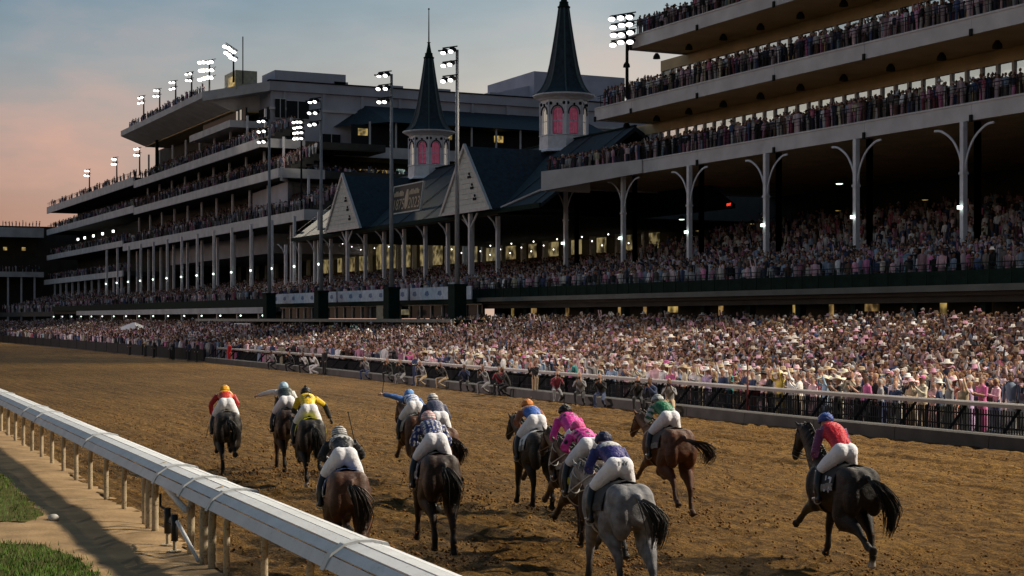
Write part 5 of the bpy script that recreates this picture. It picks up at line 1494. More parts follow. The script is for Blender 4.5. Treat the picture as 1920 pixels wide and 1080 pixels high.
# ------------------------------------------------------------------ race horses and jockeys (local: +Y forward, z=0 ground)
M_COAT = mat('horse_coat', (0.05, 0.03, 0.02), 0.48, 0.35, 6.0, 0.5, 90, attr=True, spec=0.22)
M_SILK = mat('racing_silks', (0.5, 0.5, 0.5), 0.50, 0.10, 7.0, 0.5, 22, attr=True, spec=0.3)
M_BREECH = mat('white_breeches', (0.84, 0.84, 0.90), 0.7, 0.08, 10, 0.6, 18, spec=0.2, sheen=.2)
M_BOOT = mat('black_boots', (0.012, 0.012, 0.013), 0.28, 0.2, 8, spec=.5)
M_LEATH = mat('black_leather', (0.014, 0.013, 0.012), 0.4, 0.2, 10)
M_TACKW = mat('white_tack', (0.55, 0.54, 0.52), 0.6, 0.15, 10)
splatter(M_COAT, (0.10, 0.06, 0.03), 34, 0.80, 0.93, 0.55)
splatter(M_BREECH, (0.20, 0.13, 0.07), 40, 0.84, 0.95, 0.6)
def second_bump(m, scale, dist):
    n = m.node_tree; b = n.nodes['Principled BSDF']; src = b.inputs['Normal'].links[0].from_socket
    c = n.nodes.new('ShaderNodeTexCoord'); mpn = n.nodes.new('ShaderNodeMapping'); mpn.inputs['Scale'].default_value = (1.0, .45, 1.6); n.links.new(c.outputs['Object'], mpn.inputs['Vector'])
    t = n.nodes.new('ShaderNodeTexNoise'); t.inputs['Scale'].default_value = scale; t.inputs['Detail'].default_value = 2; t.inputs['Distortion'].default_value = .8; n.links.new(mpn.outputs['Vector'], t.inputs['Vector'])
    p = n.nodes.new('ShaderNodeBump'); p.inputs['Strength'].default_value = 1.0; p.inputs['Distance'].default_value = dist
    n.links.new(t.outputs['Fac'], p.inputs['Height']); n.links.new(src, p.inputs['Normal']); n.links.new(p.outputs['Normal'], b.inputs['Normal'])
second_bump(M_COAT, 7.0, .012); second_bump(M_BREECH, 16.0, .010); second_bump(M_SILK, 12.0, .03)
TR = [(-.87, 1.28, .09, .13), (-.79, 1.275, .22, .24), (-.64, 1.29, .295, .28), (-.44, 1.295, .305, .295), (-.20, 1.28, .275, .295), (.06, 1.23, .27, .32), (.32, 1.19, .27, .36), (.54, 1.20, .25, .38), (.72, 1.23, .21, .33), (.85, 1.25, .13, .21)]
def trunk_at(y):
    ys = [a[0] for a in TR]
    return [float(np.interp(y, ys, [a[k] for a in TR])) for k in (1, 2, 3)]
def dirv(a): return Vector((0, math.sin(R(a)), -math.cos(R(a))))

def horse(spec):
    loc = spec['loc']; col = spec['coat']; neck = spec.get('neck', 21); turn = spec.get('turn', 0.0)
    body_c, leg_c, mane_c = [np.array(c) for c in col]
    q = MB(); smp = []
    def S(p, c): smp.append((Vector(p), c))
    q.loft([(0, y, z) for y, z, a, b in TR], [(a, b) for y, z, a, b in TR], 18, sub=3)
    for y, z, a, b in TR:
        for an in range(0, 360, 30): S((a * math.cos(R(an)), y, z + b * math.sin(R(an))), body_c)
    for sg in (-1, 1):                                    # croup, buttock and shoulder muscles
        q.ball((sg * .14, -.52, 1.40), (.165, .32, .195), 12, 8)
        q.ball((sg * .165, -.70, 1.18), (.135, .18, .29), 12, 8)
        q.ball((sg * .15, .60, 1.22), (.12, .17, .28), 12, 8)
    # neck and head
    nd = Vector((math.sin(R(turn)) * math.cos(R(neck)), math.cos(R(turn)) * math.cos(R(neck)), math.sin(R(neck))))
    n0 = Vector((0, .60, 1.33)); poll = n0 + nd * .98
    np_ = [n0, n0 + nd * .32 + Vector((0, 0, .02)), n0 + nd * .66 + Vector((0, 0, .03)), poll]
    q.loft(np_, [(.17, .30), (.12, .225), (.095, .165), (.08, .13)], 12, sub=3)
    ha = neck - spec.get('flex', 62)
    hd = Vector((math.sin(R(turn)) * math.cos(R(ha)), math.cos(R(turn)) * math.cos(R(ha)), math.sin(R(ha))))
    up = Vector((1, 0, 0)).cross(hd); up = up if up.z > 0 else -up
    hp = [poll - hd * .06 + up * .02, poll + hd * .10, poll + hd * .24, poll + hd * .40, poll + hd * .53, poll + hd * .60]
    q.loft(hp, [(.06, .08), (.088, .13), (.082, .125), (.058, .085), (.058, .07), (.035, .045)], 12, sub=3)
    sidev = Vector((math.cos(R(turn)), -math.sin(R(turn)), 0))
    for sg in (-1, 1):
        e0 = poll + sidev * sg * .055 + up * .09
        q.loft([e0 - up * .04, e0 + up * .06 + sidev * sg * .015, e0 + up * .15 + sidev * sg * .02], [(.03, .024), (.032, .02), (.006, .006)], 8)
        q.ball(poll + hd * .16 + sidev * sg * .08 + up * .05, .026, 8, 6)
    for p in np_: S(p, body_c)
    for p in hp[:4]: S(p, body_c)
    for p in hp[4:]: S(p, leg_c * .8 + body_c * .2)
    # legs: angles from straight down, forward positive
    feet = []
    def leg(pts, rad, whites=False):
        q.loft(pts, rad, 10, sub=3)
        P2, _ = smooth_path([Vector(p) for p in pts], [(a, a) if isinstance(a, (int, float)) else a for a in rad], 4)
        n = len(P2)
        for i, p in enumerate(P2):
            u = i / (n - 1)
            c = body_c if u < .30 else (body_c * (1 - (u - .3) / .25) + leg_c * ((u - .3) / .25) if u < .55 else leg_c)
            if whites and u > .72: c = np.array((.42, .40, .37))
            if u > .95: c = np.array((.03, .026, .022))
            S(p, c)
        feet.append(Vector(pts[-1]))
    for sg, key in ((-1, 'hl'), (1, 'hr')):
        a1, a2, a3, a4 = spec[key]
        sx = spec.get('splay', 1.0)
        hip = Vector((sg * .15, -.54, 1.24)); st = hip + dirv(a1) * .38 + Vector((sg * .035, 0, 0))
        hk = st + dirv(a2) * .45 - Vector((sg * .05, 0, 0)) * sx; fk = hk + dirv(a3) * .33 - Vector((sg * .01, 0, 0)); hf = fk + dirv(a4) * .15
        mg = st.lerp(hk, .5) - Vector((0, .02, 0))
        leg([hip + Vector((0, -.04, .10)), st, mg, hk, hk.lerp(fk, .5), fk, fk.lerp(hf, .55), hf, hf + dirv(a4) * .035],
            [(.165, .29), (.135, .20), (.095, .138), (.060, .085), (.043, .053), (.055, .060), (.045, .05), (.063, .070), (.068, .076)], key in spec.get('socks', ()))
    for sg, key in ((-1, 'fl'), (1, 'fr')):
        a1, a2, a3 = spec[key]
        el = Vector((sg * .15, .53, .98)); kn = el + dirv(a1) * .42 - Vector((sg * .015, 0, 0)); fk = kn + dirv(a2) * .30; hf = fk + dirv(a3) * .14
        leg([el + Vector((0, .06, .22)), el, el.lerp(kn, .45), kn, kn.lerp(fk, .5), fk, fk.lerp(hf, .55), hf, hf + dirv(a3) * .035],
            [(.12, .21), (.105, .145), (.08, .098), (.060, .068), (.042, .051), (.053, .058), (.044, .047), (.061, .068), (.066, .074)], key in spec.get('socks', ()))
    dz = .035 - min(f.z for f in feet) + spec.get('lift', 0.0)
    # dock of the tail
    q.loft([(0, -.80, 1.46), (0, -.90, 1.46), (0, -.98, 1.38)], [.05, .042, .03], 8, sub=2)
    me = remesh(q, .021, 5, .5, .5)
    co = coords(me)
    sp = np.array([list(p) for p, _ in smp], np.float32); sc = np.array([c for _, c in smp], np.float32)
    C = np.empty((len(co), 3), np.float32)
    for i in range(0, len(co), 4000):
        d2 = ((co[i:i + 4000, None, :] - sp[None]) ** 2).sum(-1)
        k = np.argpartition(d2, 4, 1)[:, :4]; w = 1 / (np.take_along_axis(d2, k, 1) + 2e-4) ** 2
        C[i:i + 4000] = (sc[k] * w[..., None]).sum(1) / w.sum(1)[:, None]
    if spec.get('dapple'):
        nz = vnoise(co[:, 1] * 16 + 7, co[:, 2] * 16 + co[:, 0] * 9, 31); C *= (.5 + .85 * nz)[:, None]
    paint(me, C)
    root = empty('race_horse', (loc[0], loc[1], dz), -R(spec.get('head', 0)))
    root['label'] = spec['label']; root['category'] = 'horse'; root['group'] = 'horses galloping down the stretch'
    link('body', me, M_COAT, root)
    # tail and mane of separate strands
    hr_ = random.Random(spec['seed'])
    mm = mat('mane_%d' % spec['seed'], tuple(mane_c), .5, .35, 14, spec=.3)
    q = MB(); tl = spec.get('tail', (0.0, .9, .5))       # sway, length, lift
    for k in range(150):
        ox, oy = hr_.gauss(0, .022), hr_.gauss(0, .02); L = tl[1] * .92 * hr_.uniform(.65, 1.12)
        sw = tl[0] + hr_.gauss(0, .04); lf = tl[2] * .55 + hr_.gauss(0, .05)
        p0 = Vector((ox * .6, -.92 + oy * .3, 1.44)); pts = [p0, p0 + Vector((sw * .22 + ox, -.16 * (0.6 + lf), -.05 + .05 * lf)), p0 + Vector((sw * .5 + ox * 1.3, -.30 * (0.5 + lf) - oy, -.30 * L + .12 * lf)), p0 + Vector((sw * .88 + ox * 1.4, -.34 * (0.4 + lf * 1.2), -.62 * L + .14 * lf)), p0 + Vector((sw * .72 + ox * .5, -.30 * (.35 + lf * 1.3), -.95 * L + .2 * lf))]
        q.loft(pts, [.010, .010, .009, .006, .0015], 3, sub=2, side=(1, .3, 0))
    q.build('tail', mm, root, smooth=True)
    q = MB()
    for k in range(60):
        u = hr_.uniform(.12, 1.0); b_ = n0.lerp(poll, u) + Vector((0, 0, .03)); w_ = .28 * (1 - u) + .13 * u
        perp = (Vector((0, 0, 1)) - nd * nd.z).normalized()
        p0 = b_ + perp * (w_ - .02); s2 = hr_.choice((-1, 1, 1)); pts = [p0, p0 + perp * .035 + sidev * s2 * .05 - nd * .03, p0 - perp * .10 + sidev * s2 * .10 - nd * .08]
        q.loft(pts, [.013, .011, .002], 3, sub=2)
    q.build('mane', mm, root, smooth=True)
    # saddle cloth draped over the back
    def drape(y0, y1, ph0, ph1, off, ny=7, nph=21):
        rows = []
        for i in range(ny):
            y = y0 + (y1 - y0) * i / (ny - 1); zc, a, b = trunk_at(y); r = []
            for j in range(nph):
                ph = R(ph0 + (ph1 - ph0) * j / (nph - 1)); o_ = off + .006 * math.sin(j * 2.1 + i)
                r.append((math.sin(ph) * (a + o_), y, zc + math.cos(ph) * (b + o_)))
            rows.append(r)
        return rows
    ccol = spec.get('cloth', (.6, .6, .6)); ck = 'saddle_cloth_%d' % spec['seed']
    cm = mat(ck, ccol, .8, .12, 6, .3, 40)
    q = MB(); q.sheet(drape(-.42, .30, -98, 98, .024, 10)); co_ = q.build('saddle_cloth', cm, root, smooth=True)
    so = co_.modifiers.new('thick', 'SOLIDIFY'); so.thickness = .008; so.offset = 1
    bv = BVHTree.FromPolygons([Vector(v) for v in q.v], [tuple(f) for f in q.f])
    if spec.get('num'):
        tm = text_mesh(spec['num'], spec.get('numsize', .34), mat('cloth_digit_%d' % spec['seed'], spec.get('numcol', (.7, .7, .7)), .7, .05), 'number', co_)
        for v in tm.data.vertices:
            yy = -.17 - v.co.x; zz = spec.get('numz', 1.30) + v.co.y
            h = bv.ray_cast(Vector((-1.5, yy, zz)), Vector((1, 0, 0)))
            x_ = h[0].x if h[0] else -.29
            v.co = Vector((x_ - .020 - (0 if v.co.z <= .001 else .003), yy, zz))
    q = MB(); q.sheet(drape(-.41, .29, -98, -80, .036, 9, 4)); b_ = q.build('name_strip', mat('strip_%d' % spec['seed'], spec.get('strip', (.20, .19, .18)), .8, .3, 20), co_)
    # saddle, girth, bridle, reins
    q = MB(); q.loft([(0, -.12, 1.60), (0, .0, 1.585), (0, .16, 1.58), (0, .30, 1.62)], [(.13, .045), (.15, .03), (.13, .03), (.07, .05)], 10, sub=2); q.build('saddle', M_LEATH, root, smooth=True)
    q = MB()
    for y, w in ((.30, .035),):
        zc, a, b = trunk_at(y)
        for j in range(28):
            a0, a1 = R(360 * j / 28), R(360 * (j + 1) / 28)
            q.prism([(math.sin(a0) * (a + .008), y - w, zc + math.cos(a0) * (b + .008)), (math.sin(a0) * (a + .02), y - w, zc + math.cos(a0) * (b + .02)), (math.sin(a1) * (a + .02), y - w, zc + math.cos(a1) * (b + .02)), (math.sin(a1) * (a + .008), y - w, zc + math.cos(a1) * (b + .008))], (0, 2 * w, 0))
    q.build('girth', M_TACKW if spec.get('whitetack') else M_LEATH, root)
    q = MB()
    def hoop(c, ax_, ru, rs, r=.009):
        pts = [c + up * ru * math.cos(R(a)) + sidev * rs * math.sin(R(a)) for a in range(0, 361, 24)]; q.loft(pts, [r] * len(pts), 5, side=tuple(hd), closed_ends=False)
    hoop(poll + hd * .40, hd, .095, .068); hoop(poll + hd * .06, hd, .125, .088)
    for sg in (-1, 1): q.loft([poll + hd * .03 + sidev * sg * .088 + up * .03, poll + hd * .40 + sidev * sg * .07, poll + hd * .50 + sidev * sg * .066], [.009] * 3, 5)
    q.build('bridle', M_TACKW if spec.get('whitetack') else M_LEATH, root)
    if spec.get('ring_bit'): pass
    hands = spec['_hands'] = [Vector((-.10, .70, 1.61)), Vector((.10, .70, 1.61))]
    q = MB()
    for sg, hnd in ((-1, hands[0]), (1, hands[1])):
        bit = poll + hd * .50 + sidev * sg * .066; q.loft([bit, bit.lerp(hnd, .5) + Vector((sg * .05, 0, -.03)), hnd], [.008] * 3, 5, sub=3)
    q.build('reins', M_TACKW if spec.get('whitetack') else M_LEATH, root)
    for sg in (-1, 1):
        q = MB(); q.loft([(sg * .17, .10, 1.56), (sg * .30, .12, 1.30), (sg * .315, .12, 1.10)], [(.008, .016)] * 3, 5, sub=2); q.loft([Vector((sg * .315, .12, 1.05)) + Vector((.0 + .055 * math.cos(R(a)), 0, .055 * math.sin(R(a)))) for a in range(0, 361, 30)], [.010] * 13, 5, side=(0, 1, 0))
        q.build('stirrup', M_STRAP, root)
    return root, dz

def jockey(spec, dz):
    J = spec['jockey']; seed = spec['seed']; loc = spec['loc']
    root = empty('person', (loc[0], loc[1], dz), -R(spec.get('head', 0)))
    tag(root, J['label'], 'person', 'jockeys')
    hu = spec['hu'] + .10                                 # how far the torso is raised
    TP = [Vector(v) for v in ((0, -.10, 1.785), (0, .06, 1.87 + hu * .3), (0, .21, 1.935 + hu * .6), (0, .34, 1.97 + hu * .9), (0, .40, 1.99 + hu))]
    TRd = [(.155, .13), (.138, .11), (.165, .12), (.168, .10), (.08, .075)]
    hc = Vector((0, .51, 2.045 + hu)); 
    sh = [Vector((sg * .165, .33, 1.96 + hu * .9)) for sg in (-1, 1)]
    arms = []
    for k, sg in enumerate((-1, 1)):
        a = J.get('la' if k == 0 else 'ra')
        if a is None: a = ((sg * .29, .28, 1.72), (sg * .115, .66, 1.63))
        arms.append((sh[k], Vector(a[0]), Vector(a[1])))
    legs = []
    for sg in (-1, 1):
        legs.append((Vector((sg * .08, -.10, 1.74)), Vector((sg * .165, .04, 1.61)), Vector((sg * .255, .17, 1.48)), Vector((sg * .32, .11, 1.28)), Vector((sg * .325, .08, 1.11))))
    def build(fn, voxel, sm=3, ratio=.5):
        q = MB(); fn(q); return remesh(q, voxel, sm, .5, ratio)
    def torso(q, e=0.0): q.loft(TP, [(a + e, b + e) for a, b in TRd], 14, sub=3)
    def arm(q, k, e=0.0, to=1.0):
        s_, el, hd_ = arms[k]
        q.loft([s_ + Vector((0, 0, -.01)), s_.lerp(el, .5), el], [.068 + e, .058 + e, .050 + e], 10, sub=2, side=(0, 1, 0)); q.loft([el, el.lerp(hd_, .5), el.lerp(hd_, to)], [.050 + e, .045 + e, .034 + e], 10, sub=2, side=(0, 1, 0))
    def thigh(q, k, e=0.0):
        a, b, c, d, f = legs[k]; q.loft([a, b, c], [(.118 + e, .125 + e), (.102 + e, .112 + e), .07 + e], 12, sub=3)
        q.ball(a + Vector((-a.x * .12, -.035, .035)), (.118 + e, .125 + e, .125 + e), 12, 8); q.ball((0, -.10, 1.765), (.155 + e, .122 + e, .12 + e), 12, 8)
    def shin(q, k, e=0.0):
        a, b, c, d, f = legs[k]; q.loft([c, d, f], [.064 + e, .058 + e, .042 + e], 10, sub=3); q.loft([f + Vector((0, -.07, -.035)), f + Vector((0, .06, -.045)), f + Vector((0, .17, -.055))], [(.038 + e, .042 + e), (.042 + e, .038 + e), (.03 + e, .024 + e)], 8, sub=2)
    def head(q, e=0.0):
        fw = Vector((0, .96, -.28)); u_ = Vector((0, .28, .96))
        q.loft([TP[-1] - Vector((0, .06, .03)), hc - u_ * .06], [.06, .055], 8)
        q.loft([hc - u_ * .13 + fw * .03, hc - u_ * .08 + fw * .02, hc - u_ * .01, hc + u_ * .06, hc + u_ * .11], [(.03, .035), (.055, .07), (.073, .09), (.074, .094), (.035, .045)], 10, sub=2)
        q.loft([hc + fw * .085 + u_ * .01, hc + fw * .115 - u_ * .035], [.011, .017], 6)
        q.loft([hc + fw * .07 - u_ * .075, hc + fw * .085 - u_ * .075], [(.028, .01), (.022, .008)], 6)
        for sg in (-1, 1): q.ball(hc + Vector((sg * .076, 0, 0)) - u_ * .01, (.012, .02, .03), 6, 4)
    def body(q):
        torso(q, -.02); head(q)
        for k in (0, 1):
            arm(q, k, -.016); thigh(q, k, -.02); shin(q, k, -.014)
            hd_ = arms[k][2]; el = arms[k][1]; d = (hd_ - el).normalized(); q.ball(hd_ + d * .03, (.04, .045, .035), 8, 6)
    bm_ = build(body, .017, 2, .5)
    # fingers and thumb closed on the rein or whip, rooted in the palm
    q = MB()
    for k in (0, 1):
        hd_ = arms[k][2]; el = arms[k][1]; d = (hd_ - el).normalized(); sdx = d.cross(Vector((0, 0, 1))); sdx = sdx.normalized() if sdx.length > .1 else Vector((1, 0, 0)); dn = sdx.cross(d).normalized()
        dn = dn if dn.z < 0 else -dn
        for j, ln in enumerate((.032, .036, .034, .027)):
            b_ = hd_ + d * .05 + sdx * (.028 - .018 * j); q.loft([b_, b_ + d * ln, b_ + d * ln * .8 + dn * .03, b_ + d * ln * .1 + dn * .042], [.0095, .009, .0085, .007], 6, sub=2)
        b_ = hd_ + d * .02 + sdx * .038; q.loft([b_, b_ + d * .025 + sdx * .012 + dn * .015, b_ + d * .045 + dn * .03], [.011, .010, .008], 6, sub=2)
    bm = bmesh.new(); bm.from_mesh(bm_); fm = q.mesh('f', True); bm.from_mesh(fm); bm.to_mesh(bm_); bm.free(); bpy.data.meshes.remove(fm)
    bm_.materials.clear()
    link('body', bm_, J.get('glove') and mat('glove_dark', (.03, .025, .02), .7, .2) or SK[1], root)
    # silks
    jm = build(lambda q: (torso(q, .012), arm(q, 0, .010, .88), arm(q, 1, .010, .88)), .015, 3, .6)
    co = coords(jm); ax = TP[3] - TP[0]; s_ = ((co - np.array(TP[0])) @ np.array(ax)) / ax.length_squared
    dist = []
    for k in (0, 1):
        a, e, h = [np.array(v) for v in arms[k]]
        def seg(p, q_):
            v = q_ - p; u = np.clip(((co - p) @ v) / (v @ v), 0, 1); return np.linalg.norm(co - (p + u[:, None] * v), axis=1), u
        d1, u1 = seg(a, e); d2, u2 = seg(e, h)
        dist.append((np.minimum(d1, d2), np.where(d1 < d2, u1 * .5, .5 + u2 * .5)))
    dt_ = np.full(len(co), 9.0)
    for (pa, pb) in zip(TP[:-1], TP[1:]):
        pa, pb = np.array(pa), np.array(pb); v = pb - pa; u = np.clip(((co - pa) @ v) / (v @ v), 0, 1); dt_ = np.minimum(dt_, np.linalg.norm(co - (pa + u[:, None] * v), axis=1) - .09)
    isL = (dist[0][0] < dt_) & (co[:, 0] < -.10); isR = (dist[1][0] < dt_) & (co[:, 0] > .10)
    C = np.empty((len(co), 3), np.float32)
    C[:] = J['pat']('torso', s_, co)
    for msk, k in ((isL, 0), (isR, 1)):
        C[msk] = J['pat']('arm', dist[k][1][msk], co[msk])
    paint(jm, C); jm.materials.clear(); link('silks', jm, M_SILK, root)
    br = build(lambda q: (thigh(q, 0, .006), thigh(q, 1, .006), q.loft([TP[0] - Vector((0, .03, .02)), TP[0].lerp(TP[1], .55)], [(.17, .135), (.155, .122)], 12)), .015, 7, .5); br.materials.clear(); bo = link('breeches', br, M_BREECH, root)
    for kk in (0, 1):
        bt = build(lambda q: shin(q, kk, .006), .016, 2, .5); bt.materials.clear(); link('boot', bt, M_BOOT, root)
    # helmet with cap cover, brim and goggles
    fw = Vector((0, .96, -.28)); u_ = Vector((0, .28, .96)); q = MB()
    q.loft([hc + u_ * .0, hc + u_ * .03, hc + u_ * .08, hc + u_ * .125, hc + u_ * .148], [(.112, .128), (.118, .134), (.108, .124), (.068, .08), (.012, .015)], 16, sub=3)
    hm = q.mesh('helmet', True); co = coords(hm); hz = (co - np.array(hc)) @ np.array(u_); paint(hm, J['cap'](hz, co)); ho = link('helmet', hm, M_SILK, root)
    q = MB(); q.loft([hc + fw * .10 + u_ * .025, hc + fw * .17 + u_ * .015], [(.085, .012), (.05, .006)], 10); q.build('brim', M_LEATH, ho)
    if J.get('bobble'): MB().ball(hc + u_ * .17, .03, 8, 6).build('bobble', M_LEATH, ho)
    q = MB(); q.loft([hc + Vector((.1 * math.cos(R(a)), 0, 0)) + fw * .105 * math.sin(R(a)) + u_ * .005 for a in range(-10, 191, 20)], [(.018, .008)] * 11, 6, side=tuple(u_)); q.build('goggles', M_RUB, ho)
    q = MB()
    for k in (0, 1): q.loft([hc + Vector(((-1, 1)[k] * .085, .0, 0)), hc + Vector(((-1, 1)[k] * .06, .03, -.09)), hc + Vector((0, .06, -.125))], [.006] * 3, 4)
    q.build('chin_strap', M_LEATH, ho)
    wp = J.get('whip')
    if wp:
        a, b = Vector(wp[0]), Vector(wp[1]); q = MB(); q.loft([a, a.lerp(b, .3), a.lerp(b, .97), b], [.012, .009, .007, .016], 6); w = q.build('whip', M_RUB)
        w.matrix_world = Matrix.Translation((loc[0], loc[1], dz)) @ Matrix.Rotation(-R(spec.get('head', 0)), 4, 'Z'); tag(w, 'black whip of the ' + J['label'], 'whip', 'riding whips')
    if J.get('text'):
        bvh = BVHTree.FromPolygons([v.co.copy() for v in br.vertices], [tuple(p.vertices) for p in br.polygons])
        tm = text_mesh(J['text'], .085, M_LEATH, 'lettering', bo)
        for v in tm.data.vertices:
            xx, zz = v.co.x + .01, 1.82 + v.co.y; h = bvh.ray_cast(Vector((xx, -1.2, zz)), Vector((0, 1, 0))); y_ = h[0].y if h[0] else -.27
            v.co = Vector((xx, y_ - .005 - (0 if v.co.z <= .001 else .002), zz))
    return root

# colour patterns of the silks
def rgb(*c): return np.array(c, np.float32)
K, W_ = rgb(.012, .012, .014), rgb(.66, .66, .66)
def plain(t, a=None):
    a = t if a is None else a
    return lambda part, s, co: np.where(np.full(len(co), part == 'torso')[:, None], t, a)
def yoke(t, y_, a, lim=.68): return lambda part, s, co: np.where((s > lim)[:, None], y_, t) if part == 'torso' else np.broadcast_to(a, (len(co), 3))
def hoops(a, b, n=5, sl=None): return lambda part, s, co: np.where(((s * n) % 1 < .5)[:, None], a, b) if (part == 'torso' or sl is None) else np.broadcast_to(sl, (len(co), 3))
def spots(base, dot, f=9.0, th=.36, sl=None, only=None):
    def fn(part, s, co):
        if part != 'torso' and sl is not None: return np.broadcast_to(sl, (len(co), 3))
        g_ = np.stack([co[:, 0] * f, (co[:, 1] + co[:, 2] * .6) * f], -1); d = np.linalg.norm(g_ - np.round(g_), axis=1); m = d < th
        if only is not None: m &= (s > only[0]) & (s < only[1])
        return np.where(m[:, None], dot, base)
    return fn
def capc(c): return lambda hz, co: np.broadcast_to(c, (len(co), 3))
def capstripe(a, b, f=22.0): return lambda hz, co: np.where(((hz * f) % 1 < .5)[:, None], a, b)
def sash(part, s, co):   # black star shape on the back of the yellow silks
    if part != 'torso': return np.where((s > .42)[:, None], K, rgb(.70, .46, .02))
    r_ = np.hypot(co[:, 0], (s - .62) * .55); a_ = np.arctan2(co[:, 0], (s - .62)); return np.where((r_ < .075 + .035 * np.cos(5 * a_))[:, None], K, rgb(.72, .48, .02))
def oval(part, s, co):
    if part != 'torso': return np.where((s > .8)[:, None], W_, rgb(.03, .035, .16))
    return np.where((((co[:, 0] / .15) ** 2 + ((s - .80) / .17) ** 2) < 1)[:, None], W_ * .85, rgb(.035, .03, .17))
BAY = ((.060, .023, .010), (.016, .010, .008), (.018, .012, .009)); DBAY = ((.026, .0125, .008), (.012, .009, .008), (.009, .008, .007)); BLK = ((.0115, .009, .008), (.010, .009, .008), (.008, .007, .007))
CHS = ((.085, .032, .015), (.06, .03, .018), (.03, .018, .012)); GRY = ((.19, .19, .205), (.03, .03, .033), (.035, .034, .035))
STANCE, SWINGB, SWINGF = (38, -52, -18, 14), (-6, -84, -60, -92), (64, -26, 8, 26)
PUSH = (-20, -60, -46, -30)
FREACH, FDOWN, FFOLD, FBACK = (66, 54, 62), (22, 8, 32), (46, -76, -104), (-28, -40, -30)
